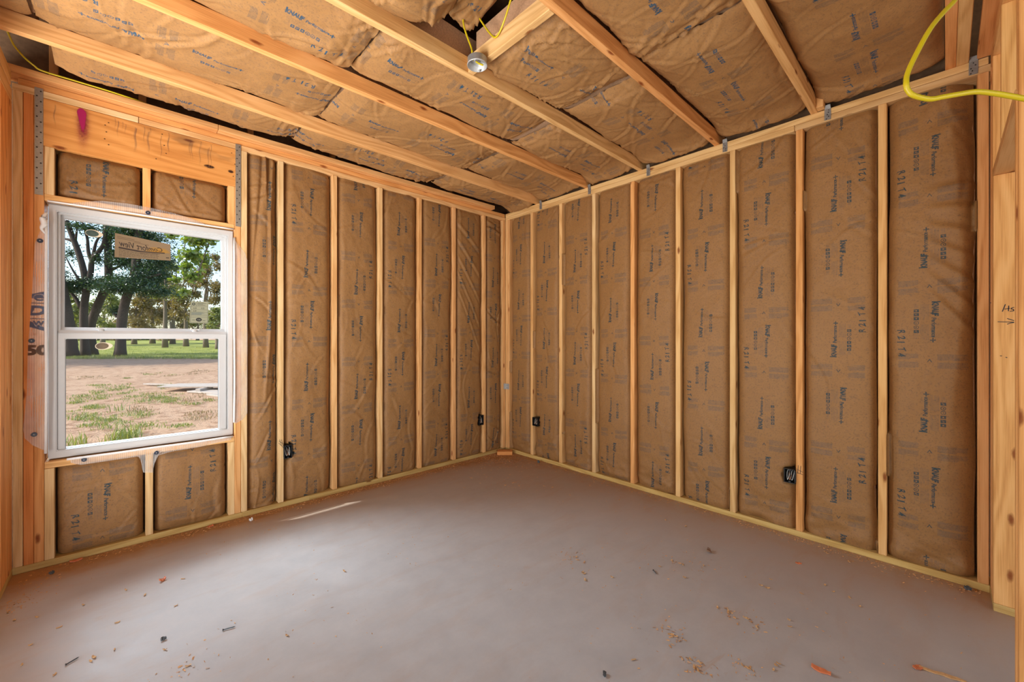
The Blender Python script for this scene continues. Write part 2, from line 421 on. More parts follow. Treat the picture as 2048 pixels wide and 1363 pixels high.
def concrete():
    m, nt, b = mat('dusty_concrete'); tc = nd(nt, 'ShaderNodeTexCoord'); O = tc.outputs['Object']
    n1 = noise(nt, O, 0.9, 5, 0.6); n2 = noise(nt, O, 7, 6, 0.62); n3 = noise(nt, mapping(nt, O, (1.0, 3.2, 1)), 2.6, 5, 0.65, dist=0.6)
    n4 = noise(nt, O, 60, 4, 0.7)
    c = mixc(nt, n2.outputs[0], (0.38, 0.38, 0.385), (0.62, 0.61, 0.60))
    c = mixc(nt, math_(nt, 'MULTIPLY', n4.outputs[0], 0.35), c, (0.40, 0.40, 0.40))
    # tan dust lies thick along the two walls and in swept streaks
    sx = nd(nt, 'ShaderNodeSeparateXYZ'); lk(nt, O, sx.inputs[0])
    ex = math_(nt, 'POWER', 2.718, math_(nt, 'MULTIPLY', math_(nt, 'ABSOLUTE', sx.outputs[0]), -1.6))
    ey = math_(nt, 'POWER', 2.718, math_(nt, 'MULTIPLY', math_(nt, 'ABSOLUTE', sx.outputs[1]), -6.5))
    ex2 = math_(nt, 'POWER', 2.718, math_(nt, 'MULTIPLY', math_(nt, 'ABSOLUTE', math_(nt, 'ADD', sx.outputs[0], 3.75)), -1.3))
    edge = math_(nt, 'ADD', math_(nt, 'MULTIPLY', ex, 0.80), math_(nt, 'MULTIPLY', ey, 1.5))
    edge = math_(nt, 'ADD', edge, math_(nt, 'MULTIPLY', ex2, 0.42))
    st = ramp(nt, n3.outputs[0], [(0.50, (0, 0, 0)), (0.72, (1, 1, 1))]).outputs[0]
    d = math_(nt, 'ADD', edge, math_(nt, 'MULTIPLY', st, 0.16))
    d = math_(nt, 'MULTIPLY', d, math_(nt, 'ADD', math_(nt, 'MULTIPLY', n1.outputs[0], 1.1), math_(nt, 'MULTIPLY', n2.outputs[0], 0.8)), True)
    c = mixc(nt, d, c, (0.43, 0.225, 0.095))
    rs = ramp(nt, noise(nt, mapping(nt, O, (1.6, 5, 1), (3, 1, 0)), 2.2, 6, 0.7, dist=0.9).outputs[0], [(0.63, (0, 0, 0)), (0.74, (1, 1, 1))]).outputs[0]
    c = mixc(nt, math_(nt, 'MULTIPLY', rs, 0.38), c, (0.46, 0.24, 0.10))
    lk(nt, c, b.inputs['Base Color'])
    rg = ramp(nt, n2.outputs[0], [(0.2, (0.42,) * 3), (0.8, (0.62,) * 3)]).outputs[0]
    lk(nt, rg, b.inputs['Roughness']); b.inputs['Specular IOR Level'].default_value = 0.4
    bump(nt, b, math_(nt, 'ADD', n2.outputs[0], math_(nt, 'MULTIPLY', n4.outputs[0], 0.3)), 0.12, 0.006)
    return m
M_CONC = concrete()

def glass():
    m = bpy.data.materials.new('window_glass'); m.use_nodes = True; nt = m.node_tree
    nt.nodes.remove(nt.nodes['Principled BSDF'])
    t = nd(nt, 'ShaderNodeBsdfTransparent'); t.inputs[0].default_value = (0.95, 0.97, 0.96, 1)
    g = nd(nt, 'ShaderNodeBsdfGlossy'); g.inputs['Roughness'].default_value = 0.02; g.inputs[0].default_value = (1, 1, 1, 1)
    fr = nd(nt, 'ShaderNodeFresnel'); fr.inputs[0].default_value = 1.45
    mx = nd(nt, 'ShaderNodeMixShader'); lk(nt, math_(nt, 'MULTIPLY', fr.outputs[0], 0.12), mx.inputs[0]); lk(nt, t.outputs[0], mx.inputs[1]); lk(nt, g.outputs[0], mx.inputs[2])
    lk(nt, mx.outputs[0], nt.nodes['Material Output'].inputs[0]); return m
M_GLASS = glass()

def wrapmat(name, im=None):
    """Thin translucent woven plastic sheet."""
    m = bpy.data.materials.new(name); m.use_nodes = True; nt = m.node_tree; nt.nodes.remove(nt.nodes['Principled BSDF'])
    uv = nd(nt, 'ShaderNodeUVMap')
    d = nd(nt, 'ShaderNodeBsdfDiffuse'); t = nd(nt, 'ShaderNodeBsdfTransparent'); tl = nd(nt, 'ShaderNodeBsdfTranslucent')
    d.inputs[0].default_value = (0.86, 0.85, 0.84, 1); tl.inputs[0].default_value = (0.8, 0.8, 0.8, 1)
    wv = nd(nt, 'ShaderNodeTexWave', wave_type='BANDS', bands_direction='X'); wv.inputs['Scale'].default_value = 34
    lk(nt, uv.outputs[0], wv.inputs[0])
    n = noise(nt, mapping(nt, uv.outputs[0], (14, 5, 1)), 1.0, 3, 0.6)
    al = math_(nt, 'ADD', math_(nt, 'MULTIPLY', wv.outputs[0], 0.13), math_(nt, 'MULTIPLY', n.outputs[0], 0.55))
    al = math_(nt, 'ADD', al, 0.02, True)
    if im is not None:
        ti = nd(nt, 'ShaderNodeTexImage', image=im, extension='CLIP')
        uv2 = nd(nt, 'ShaderNodeUVMap', uv_map='print'); lk(nt, uv2.outputs[0], ti.inputs[0])
        sp = nd(nt, 'ShaderNodeSeparateColor'); lk(nt, ti.outputs[0], sp.inputs[0])
        c = mixc(nt, sp.outputs[0], (0.86, 0.85, 0.84), (0.035, 0.10, 0.21)); c = mixc(nt, sp.outputs[1], c, (0.07, 0.055, 0.05))
        lk(nt, c, d.inputs[0]); al = math_(nt, 'MAXIMUM', al, math_(nt, 'MULTIPLY', math_(nt, 'ADD', sp.outputs[0], sp.outputs[1]), 0.93), True)
    m1 = nd(nt, 'ShaderNodeMixShader'); m1.inputs[0].default_value = 0.25; lk(nt, d.outputs[0], m1.inputs[1]); lk(nt, tl.outputs[0], m1.inputs[2])
    m2 = nd(nt, 'ShaderNodeMixShader'); lk(nt, al, m2.inputs[0]); lk(nt, t.outputs[0], m2.inputs[1]); lk(nt, m1.outputs[0], m2.inputs[2])
    lk(nt, m2.outputs[0], nt.nodes['Material Output'].inputs[0]); return m
M_WRAP = wrapmat('house_wrap_sheet')
M_WRAPFOLD = plain('house_wrap_fold', (0.80, 0.80, 0.79), 0.5, 0, 30, 0.05, 0.2)

def decal(name, im, rough=0.6):
    m, nt, b = mat(name); uv = nd(nt, 'ShaderNodeUVMap')
    ti = nd(nt, 'ShaderNodeTexImage', image=im, extension='CLIP'); lk(nt, uv.outputs[0], ti.inputs[0])
    lk(nt, ti.outputs[0], b.inputs['Base Color']); lk(nt, ti.outputs[1], b.inputs['Alpha']); b.inputs['Roughness'].default_value = rough
    return m

# pale and orange boards (their own timber colours)
PALE, MID, ORG, DEEP, GREEN = (1.0, 1.0, 0.92), (1.0, 0.88, 0.72), (0.95, 0.66, 0.43), (0.88, 0.52, 0.30), (0.70, 0.74, 0.52)
def shade(c, a=0.07):
    k = 1 + (R.random() - 0.5) * 2 * a; return tuple(min(1.2, x * k) for x in c)

ZP, ZT = 2.676, 2.752            # underside of the top plates, top of the plates
T_Y = [-0.500, -1.150, -1.715, -2.345, -2.942, -3.541]
LS = [-(0.3157 + 0.4064 * i) for i in range(6)]        # window-wall studs
RS = [-(0.4240 + 0.4064 * i) for i in range(8)]        # right-wall studs

# ------------------------------------------------------------------ floor
fl = structure('floor')
mesh_obj('slab', [(-9, -9, 0), (0.16, -9, 0), (0.16, 0.16, 0), (-9, 0.16, 0), (-9, -9, -0.2), (0.16, -9, -0.2), (0.16, 0.16, -0.2), (-9, 0.16, -0.2)],
         [(0, 1, 2, 3), (4, 7, 6, 5), (0, 4, 5, 1), (1, 5, 6, 2), (2, 6, 7, 3), (3, 7, 4, 0)], M_CONC, fl)

# ------------------------------------------------------------------ window wall
wl = structure('wall_left'); WD = 0.14
XE = -3.675                                             # plane of the left partition
for nm, lo, hi in (('bottom_plate', (XE, 0, 0), (-2.60, WD, 0.038)), ('bottom_plate', (-2.60, 0, 0), (-2.14, WD, 0.038)), ('bottom_plate', (-2.14, 0, 0), (0, WD, 0.038))):
    board(nm, lo, hi, 0, M_WOOD, wl, shade((0.72, 0.72, 0.48)))
xj = -3.161
board('top_plate', (XE, 0, ZP), (xj, WD, 2.713), 0, M_WOOD, wl, PALE)
board('top_plate', (xj + 0.002, 0.002, ZP), (0, WD, 2.713), 0, M_WOOD, wl, MID)
board('top_plate', (XE + 0.02, 0.006, 2.714), (0, WD, ZT), 0, M_WOOD, wl, (0.95, 0.68, 0.42))
board('drywall_nailer', (XE - 0.1, -0.055, ZT + 0.001), (-2.752, 0.085, ZT + 0.039), 0, M_WOOD, wl, (0.92, 0.68, 0.47))
board('drywall_nailer', (-2.750, -0.055, ZT + 0.001), (-0.21, 0.085, ZT + 0.039), 0, M_WOOD, wl, (0.95, 0.73, 0.52))
zs0, zs1 = 0.0385, ZP - 0.0005
def stud(nm, x0, x1, z0=zs0, z1=zs1, color=PALE, y0=0.0, y1=WD, parent=wl):
    return board(nm, (x0, y0, z0), (x1, y1, z1), 2, M_WOOD, parent, shade(color))
stud('king_stud', -3.673, -3.637, color=PALE); stud('king_stud', -3.635, -3.5975, color=DEEP)
stud('jack_stud', -3.5965, -3.5585, z1=2.401, color=ORG)
stud('jack_stud', -2.6475, -2.6095, z1=2.401, color=(0.98, 0.74, 0.52)); stud('king_stud', -2.6080, -2.5705, color=PALE)
hd = board('header', (-3.5965, 0.0, 2.402), (-2.6095, 0.038, ZP - 0.002), 0, M_WOOD, wl, (0.87, 0.555, 0.275))
board('header', (-3.5965, 0.102, 2.402), (-2.6095, 0.14, ZP - 0.002), 0, M_WOOD, wl, ORG)
board('window_head', (-3.5575, 0, 2.092), (-2.6485, WD, 2.129), 0, M_WOOD, wl, (1, 0.85, 0.62))
for x0, x1, c in ((-3.5575, -3.519, PALE), (-3.141, -3.1025, (1, .72, .45)), (-2.686, -2.648, (1, .84, .6))):
    stud('cripple_stud', x0, x1, 2.1295, 2.4015, c)
board('rough_sill', (-3.5575, 0, 0.561), (-2.6485, WD, 0.598), 0, M_WOOD, wl, (1, 0.86, 0.66))
for x0, x1, c in ((-3.5575, -3.519, PALE), (-3.128, -3.0905, PALE), (-2.686, -2.648, PALE)):
    stud('cripple_stud', x0, x1, zs0, 0.5605, c)
lstuds = []
for i, x in enumerate(LS):
    lstuds.append(stud('stud', x - 0.019, x + 0.019, color=[(1, .84, .66), (1, .80, .62), (.97, .78, .58), (1, .93, .78), (1, .86, .68), PALE][i]))
stud('corner_stud', -0.046, -0.0005, color=(1, .84, .66), y1=0.1)
mesh_obj('sheathing', [(-4.2, WD + .001, -.05), (-3.557, WD + .001, -.05), (-3.557, WD + .001, 3.9), (-4.2, WD + .001, 3.9),
                       (-2.649, WD + .001, -.05), (0.2, WD + .001, -.05), (0.2, WD + .001, 3.9), (-2.649, WD + .001, 3.9),
                       (-3.557, WD + .001, 2.091), (-2.649, WD + .001, 2.091), (-2.649, WD + .001, .598), (-3.557, WD + .001, .598)],
         [(0, 1, 2, 3), (4, 5, 6, 7), (8, 9, 7, 2), (1, 4, 10, 11)], M_OSB, wl)
# exterior skin of the wall
mesh_obj('exterior_sheet', [(-9, .16, -.3), (-3.557, .16, -.3), (-3.557, .16, 3.9), (-9, .16, 3.9), (-2.649, .16, -.3), (0.3, .16, -.3), (0.3, .16, 3.9), (-2.649, .16, 3.9),
                            (-3.557, .16, 2.091), (-2.649, .16, 2.091), (-2.649, .16, .598), (-3.557, .16, .598)],
         [(0, 1, 2, 3), (4, 5, 6, 7), (8, 9, 7, 2), (1, 4, 10, 11)], M_WRAPFOLD, wl)
for gx in (-3.53, -3.14, -2.53, -1.92, -1.31, -0.70):
    stud('gable_stud', gx - 0.019, gx + 0.019, ZT + 0.04, 3.6, (0.95, .7, .5), 0.095, 0.138)

# ------------------------------------------------------------------ right wall
wr = structure('wall_right')
board('bottom_plate', (0, -3.68, 0), (WD, -0.0, 0.038), 1, M_WOOD, wr, (0.80, 0.80, 0.52))
yj = -2.835
board('top_plate', (0, yj, ZP), (WD, 0, 2.713), 1, M_WOOD, wr, (1.0, 0.95, 0.78))
board('top_plate', (0.002, -3.69, ZP), (WD, yj - 0.002, 2.713), 1, M_WOOD, wr, (0.86, 0.80, 0.68))
board('top_plate', (0.0, -3.675, 2.7145), (WD, 0, ZT), 1, M_WOOD, wr, (1.0, 0.95, 0.76))
def rstud(nm, y0, y1, color=PALE, x1=WD):
    return board(nm, (0, y0, zs0), (x1, y1, zs1), 2, M_WOOD, wr, shade(color))
rcol = [(1, .86, .66), (1, .90, .72), PALE, (1, .74, .5), (1, .9, .7), (1, .93, .74), (1, .72, .46), (1, .84, .6)]
rstuds = [rstud('stud', y - 0.019, y + 0.019, rcol[i]) for i, y in enumerate(RS)]
rstud('corner_stud', -0.040, -0.0005, (1, .86, .68), 0.1); rstud('corner_stud', -0.069, -0.0405, (1, .8, .6), 0.1)
rstud('end_stud', -3.676, -3.637, (1, .76, .55))
mesh_obj('sheathing', [(WD + .001, -3.9, 0), (WD + .001, 0.2, 0), (WD + .001, 0.2, 3.9), (WD + .001, -3.9, 3.9)], [(3, 2, 1, 0)], M_OSB, wr)
mesh_obj('exterior_sheet', [(.17, -9, -.3), (.17, 0.3, -.3), (.17, 0.3, 3.9), (.17, -9, 3.9)], [(0, 1, 2, 3)], M_WRAPFOLD, wr)

# ------------------------------------------------------------------ doorway partition at the right edge
wk = structure('wall_rear'); YR = -3.68
board('bottom_plate', (-0.195, YR - 0.092, 0), (0.13, YR, 0.038), 0, M_WOOD, wk, (0.66, 0.62, 0.40))
board('top_plate', (-3.0, YR - 0.089, ZP), (-0.005, YR - 0.001, 2.713), 0, M_WOOD, wk, (1, .8, .58))
board('top_plate', (-3.0, YR - 0.089, 2.7145), (-0.005, YR - 0.001, ZT), 0, M_WOOD, wk, (1, .8, .58))
board('drywall_nailer', (-2.6, YR - 0.09, ZT + 0.001), (0.0, YR + 0.045, ZT + 0.039), 0, M_WOOD, wk, (1, .70, .48))
def kst(nm, x0, x1, z0, z1, c): return board(nm, (x0, YR - 0.089, z0), (x1, YR, z1), 2, M_WOOD, wk, c)
jack = kst('jack_stud', -0.195, -0.158, zs0, 2.085, (1, .78, .53)); kst('king_stud', -0.157, -0.119, zs0, zs1, (1, .76, .5))
kst('end_stud', -0.118, -0.08, zs0, zs1, (1, .7, .5)); kst('end_stud', -0.042, -0.004, zs0, zs1, (1, .7, .5))
board('door_head', (-1.09, YR - 0.089, 2.086), (-0.158, YR, 2.124), 0, M_WOOD, wk, (0.86, .68, .50))
kst('cripple_stud', -0.603, -0.565, 2.1245, zs1, (1, .84, .58))
kst('jack_stud', -1.128, -1.0905, zs0, 2.085, (1, .74, .48)); kst('king_stud', -1.166, -1.1285, 2.1, zs1, (1, .74, .48))
kst('king_stud', -1.205, -1.167, zs0, zs1, (1, .74, .48)); kst('stud', -1.63, -1.59, zs0, zs1, MID)
board('bottom_plate', (-3.0, YR - 0.089, 0), (-1.0915, YR, 0.038), 0, M_WOOD, wk, (0.66, 0.62, 0.40))

# ------------------------------------------------------------------ partition at the left edge
wp = structure('wall_side')
board('bottom_plate', (XE - 0.089, -0.85, 0), (XE, -0.001, 0.038), 1, M_WOOD, wp, (0.80, 0.80, 0.55))
for y0, y1, c in ((-0.14, -0.002, (.98, .72, .47)), (-0.285, -0.142, (1, .66, .38))):
    board('wide_stud', (XE - 0.04, y0, 0.0385), (XE, y1, 2.595), 2, M_WOOD, wp, c)
board('stud', (XE - 0.089, -0.85, 0.0385), (XE, -0.812, 2.595), 2, M_WOOD, wp, MID)
board('top_plate', (XE - 0.089, -0.85, 2.596), (XE, -0.002, 2.672), 1, M_WOOD, wp, (1, .92, .74))
board('top_plate', (XE - 0.089, -3.6, 2.6735), (XE + 0.004, -0.057, 2.75), 1, M_WOOD, wp, (1, .92, .72))

# ------------------------------------------------------------------ ceiling joists, blocking, roof over all
ce = structure('ceiling')
jc = [(1, .80, .58), (1, .72, .46), (1, .90, .70), (1, .70, .46), (1, .84, .62), (1, .66, .42)]
for i, y in enumerate(T_Y):
    board('ceiling_joist', (-6.5, y - 0.0195, ZT + 0.0005), (0.13, y + 0.0195, ZT + 0.0895), 0, M_WOOD, ce, jc[i])
board('ceiling_joist', (-6.5, -3.607, ZT + 0.0005), (0.13, -3.5615, ZT + 0.0895), 0, M_WOOD, ce, (1, .88, .66))
for i, y in enumerate(T_Y):                       # heel of each rafter over the right wall
    board('heel_block', (-0.06, y - 0.058, ZT + 0.001), (0.0, y - 0.020, ZT + 0.16), 2, M_WOOD, ce, (1, .82, .6)) if i in (4,) else None
board('blocking', (-1.862, T_Y[3] + 0.02, ZT + 0.002), (-1.824, T_Y[2] - 0.02, ZT + 0.09), 1, M_WOOD, ce, (1, .92, .74))
rf = structure('roof')
mesh_obj('roof_deck', [(-9, -9, 3.5), (.95, -9, 3.5), (.95, .82, 3.5), (-9, .82, 3.5), (-9, -9, 3.55), (.95, -9, 3.55), (.95, .82, 3.55), (-9, .82, 3.55)],
         [(3, 2, 1, 0), (4, 5, 6, 7), (0, 1, 5, 4), (1, 2, 6, 5), (2, 3, 7, 6), (3, 0, 4, 7)], M_OSB, rf)
mesh_obj('soffit', [(-9, .16, 2.62), (.95, .16, 2.62), (.95, .82, 2.62), (-9, .82, 2.62), (-9, .82, 3.5), (.95, .82, 3.5)], [(0, 1, 2, 3), (3, 2, 5, 4)], M_WRAPFOLD, rf)

# ------------------------------------------------------------------ insulation batts
def batt(name, origin, U, V, N, w, h, seed, label, group, color=(1, 1, 1), du=0.011, dv=0.013, base=-0.010, pillow=0.012,
         edge=0.045, edge_w=0.022, gap=0.006, over=0.010, low=0.006, creases=16, cre_amp=0.007, fold_ends=0.012, t0=0.0, flip=False,
         holes=(), thick=0.11, ends=True, lift=None, waves=0.0, sag=0.0, uoff=0.0, fibre=None, paper=None, extra=None, gapside=(1, 1)):
    rs = random.Random(seed); nu = max(8, int(w / du)); nv = max(8, int(h / dv))
    uu = np.linspace(0, 1, nu + 1); vv = np.linspace(0, h, nv + 1)
    gu, gv = np.meshgrid(uu, vv)
    n0 = vnoise(vv * 3.2, vv * 0 + seed * 3.1, seed) * 2; n1 = vnoise(vv * 3.2, vv * 0 + seed * 5.7 + 50, seed + 5) * 2
    k0 = vnoise(vv * 1.6, vv * 0 + 9.5, seed + 31) * 2; k1 = vnoise(vv * 1.6, vv * 0 + 29.5, seed + 33) * 2
    L = gap * 0.6 * gapside[0] - over * np.clip(n0 + k0 * 0.5 - .35, -0.8, 0.55); Rr = w - gap * 0.6 * gapside[1] + over * np.clip(n1 + k1 * 0.5 - .35, -0.8, 0.55)
    x = L[:, None] + gu * (Rr - L)[:, None]
    d = base + pillow * np.sin(np.pi * gu) ** 0.7 * np.clip(np.sin(np.pi * np.clip(gv / h, 0.02, 0.98)) * 3, 0, 1)
    d = d + low * fbm(x * 3 + seed, gv * 2.2, seed + 2, 3) * 2 + 0.0022 * fbm(x * 16, gv * 12, seed + 7, 2) * 2
    if waves: d = d + waves * vnoise(x * 2.2 + 3, gv * 3.1, seed + 71) * 2 + waves * 0.5 * vnoise(x * 6 + 3, gv * 7, seed + 75) * 2
    for k in range(creases):
        cx, cy = rs.random() * w, rs.random() * h
        if rs.random() < 0.45: cx = rs.choice([0.03, w - 0.03])
        if ends and rs.random() < 0.35: cy = rs.choice([0.06, h - 0.06]) + rs.uniform(-.05, .05)
        an = rs.uniform(-0.9, 0.9) + (math.pi / 2 if rs.random() < 0.5 else 0); ln = rs.uniform(0.08, 0.34); wd = rs.uniform(0.005, 0.014)
        ca, sa = math.cos(an), math.sin(an); px, py = x - cx, gv - cy
        al = px * ca + py * sa; ac = -px * sa + py * ca + 0.04 * np.sin(al * 9 + k)
        env = np.exp(-(al / ln) ** 2); amp = cre_amp * rs.uniform(0.5, 1.3)
        d = d + amp * env * (np.exp(-(ac / wd) ** 2) - 0.9 * np.exp(-((ac - 1.7 * wd) / wd) ** 2))
    de = np.minimum(x - L[:, None], Rr[:, None] - x)
    d = d - edge * np.exp(-(de / edge_w) ** 1.4) * (0.55 + 0.45 * np.where(gu < 0.5, np.clip(1 + k0, 0, 1)[:, None], np.clip(1 + k1, 0, 1)[:, None]))
    dn = np.minimum(gv, h - gv); d = d - fold_ends * np.exp(-(dn / 0.02) ** 1.2)
    if lift is not None: d = d - lift(gu, gv / h, x, gv)
    if extra is not None: d = d + extra(gu, gv / h, x, gv)
    if sag: d = d + sag
    # faces lapping onto the studs stay just proud of the wood
    lap = (x < 0.002) | (x > w - 0.002)
    if base > -0.03 and lift is None: d = np.where(lap, np.maximum(d, 0.0022), d)
    if base > -0.03: 
        lip = np.clip((0.016 - np.minimum(x, w - x)) / 0.016, 0, 1); ovl = np.clip((np.where(gu < 0.5, -L[:, None], (Rr - w)[:, None])) / 0.004, 0, 1)
        d = d * (1 - lip * ovl) + 0.0022 * lip * ovl
    for (hu0, hu1, hv0, hv1) in holes:
        rg = 0.010 * (1 + 1.6 * vnoise(x * 55, gv * 55, seed + 91))
        ins = (x > hu0 - rg) & (x < hu1 + rg) & (gv > hv0 - rg) & (gv < hv1 + rg)
        near = np.exp(-((np.maximum(0, np.maximum(hu0 - x, x - hu1)) ** 2 + np.maximum(0, np.maximum(hv0 - gv, gv - hv1)) ** 2) / 0.03 ** 2))
        d = d + 0.012 * near * vnoise(x * 30, gv * 30, seed + 95) * 2
        d = np.where(ins, -0.10, d)
    O = np.array(origin, float); U, V, N = (np.array(k, float) for k in (U, V, N))
    P = O + x[..., None] * U + gv[..., None] * V + d[..., None] * N
    idx = np.arange((nu + 1) * (nv + 1)).reshape(nv + 1, nu + 1)
    q = np.stack([idx[:-1, :-1], idx[:-1, 1:], idx[1:, 1:], idx[1:, :-1]], -1).reshape(-1, 4)
    if np.dot(np.cross(U, V), N) < 0: q = q[:, ::-1]
    us = (x + PC - w / 2 + uoff) / PW; vs = (gv + t0) / PT
    if flip: us = 1 - us; vs = -vs
    c0 = O + U * w / 2
    o = mesh_obj(name, P.reshape(-1, 3), [tuple(map(int, f)) for f in q], paper or M_KRAFT, None, np.stack([us, vs], -1).reshape(-1, 2), True, c0)
    o.color = (*color, 1); tag(o, label, 'insulation', group)
    # fibre body behind the paper, following the same outline
    st = 6; rows = list(range(0, nv, st)) + [nv]; inset = 0.004
    Vf, Ff = [], []
    dm = np.minimum(np.minimum(d[:, 1], d[:, -2]), -0.02) - 0.006
    dmin = np.minimum.reduce(d[:, 2:-2], axis=1) - 0.012
    for r in rows:
        r0, r1 = max(0, r - st), min(nv, r + st)
        top = min(float(dm[r0:r1 + 1].min()) + 0.0, 9); mid = float(dmin[r0:r1 + 1].min())
        a = max(float(L[r]), 0.001) + inset; b = min(float(Rr[r]), w - 0.001) - inset
        for uu_, dd in ((a, top - thick), (a, top), (a + (b - a) * 0.12, mid), (a + (b - a) * 0.88, mid), (b, top), (b, top - thick)):
            Vf.append(O + uu_ * U + (min(max(vv[r], 0.004), h - 0.004) if paper is None else -0.008 if r == 0 else h + .008 if r == nv else vv[r]) * V + dd * N)
    for i in range(len(rows) - 1):
        for k in range(5): Ff.append((i * 6 + k, i * 6 + k + 1, i * 6 + 7 + k, i * 6 + 6 + k))
        Ff.append((i * 6 + 5, i * 6, i * 6 + 6, i * 6 + 11))
    Ff.append(tuple(range(5, -1, -1))); Ff.append(tuple(len(Vf) - 6 + k for k in range(6)))
    if np.dot(np.cross(U, V), N) < 0: Ff = [f[::-1] for f in Ff]
    fo = mesh_obj('glass_fibre', Vf, Ff, fibre or M_FIBRE, o)
    return o

ORD = ['first', 'second', 'third', 'fourth', 'fifth', 'sixth', 'seventh', 'eighth', 'ninth']
# window wall, corner outwards
xs = [-0.046] + LS + [-2.5705]
LBOX = {0: None}
lw_bays = []
for i in range(7):
    hi = xs[i] - (0.019 if i else 0.0); lo = xs[i + 1] + (0.019 if i < 6 else 0.0); lw_bays.append((lo, hi))
BOX_L1 = (-2.3275, -2.272, 0.372, 0.474); BOX_L2 = (-0.392, -0.3365, 0.352, 0.458)
for i, (lo, hi) in enumerate(lw_bays):
    holes = []
    for bx in (BOX_L1, BOX_L2):
        if bx[0] > lo - .01 and bx[1] < hi + .01: holes.append((bx[0] - lo, bx[1] - lo, bx[2] - zs0, bx[3] - zs0))
    narrow = (hi - lo) < 0.3
    lab = ['narrow paper-faced insulation batt squeezed between last stud and room corner, window wall'] + \
          ['paper-faced insulation batt in the %s full bay left of the room corner, window wall' % ORD[k] for k in range(5)] + \
          ['deeply creased narrow paper-faced insulation batt beside the window frame studs']
    ext = None
    if i == 6:
        def ext(gu, gt, x, gv):
            f = 0.0
            for c0, a in ((0.115, .02), (0.145, -.022), (0.165, .016), (0.05, -.014)):
                f = f + a * np.exp(-((x - c0 - 0.03 * np.sin(gv * 2.1 + c0 * 40) - 0.03 * np.clip(gt - .3, 0, 1)) / 0.011) ** 2) * np.clip((gt - 0.25) * 4, 0, 1)
            return f
    if i == 1:
        def ext(gu, gt, x, gv):
            f = 0.0
            for k in range(5):
                ln = (1 - gt) * 2.63 - (0.12 + k * 0.16) - x * (0.9 + k * 0.35); f = f + 0.0085 * np.exp(-(ln / 0.02) ** 2) - 0.007 * np.exp(-((ln - .035) / 0.018) ** 2)
            return f * np.clip(1.5 - gu, 0, 1)
    if i == 5:
        def ext(gu, gt, x, gv):
            s = (1 - gt) * 2.63; f = 0.0
            for k in range(4):
                ln = s - 0.05 - k * 0.07 - (0.37 - x) * (-0.25 + k * 0.55); f = f + 0.006 * np.exp(-(ln / 0.016) ** 2) * np.exp(-s / .5)
            return f + 0.006 * fbm(x * 9, gv * 9, 5, 2) * 2 * np.clip(1 - gt * 3.2, 0, 1)
    batt('insulation_batt', (lo, 0, zs0 + 0.001), (1, 0, 0), (0, 0, 1), (0, -1, 0), hi - lo, zs1 - zs0 - 0.002, 100 + i, lab[i], 'batts between the window wall studs',
         color=(1.02, .99, .95), t0=[.1, .44, .05, .55, .30, .12, .62][i], flip=i % 2 == 0, holes=holes, over=0.009 if not narrow else 0.004,
         gap=0.012 if narrow else 0.008, creases=22 if narrow else 22, cre_amp=0.009 if narrow else 0.004, extra=ext, du=0.008 if narrow else 0.011,
         uoff=-0.06 if i == 6 else 0.0)
short = [(-3.519, -3.141, 2.1295, 2.4015, 'short paper-faced insulation batt above the window, left of the middle cripple stud', (.78, .72, .64)),
         (-3.1025, -2.686, 2.1295, 2.4015, 'short paper-faced insulation batt above the window, right of the middle cripple stud', (.9, .82, .74)),
         (-3.519, -3.128, zs0, 0.5605, 'square paper-faced insulation batt below the window, left of the middle cripple stud', (1, .98, .98)),
         (-3.0905, -2.686, zs0, 0.5605, 'square paper-faced insulation batt below the window, right of the middle cripple stud', (1, .98, .98))]
for i, (x0, x1, z0, z1, lab, c) in enumerate(short):
    batt('insulation_batt', (x0, 0, z0 + .001), (1, 0, 0), (0, 0, 1), (0, -1, 0), x1 - x0, z1 - z0 - .002, 140 + i, lab, 'short batts above and below the window',
         color=c, t0=[.52, .50, .40, .86][i], flip=i in (1, 3), over=0.002, gap=0.012, base=-0.012, creases=12, cre_amp=.004, edge=0.04, edge_w=.014, fold_ends=.02, gapside=(1, 1.6), du=0.009, dv=0.01)
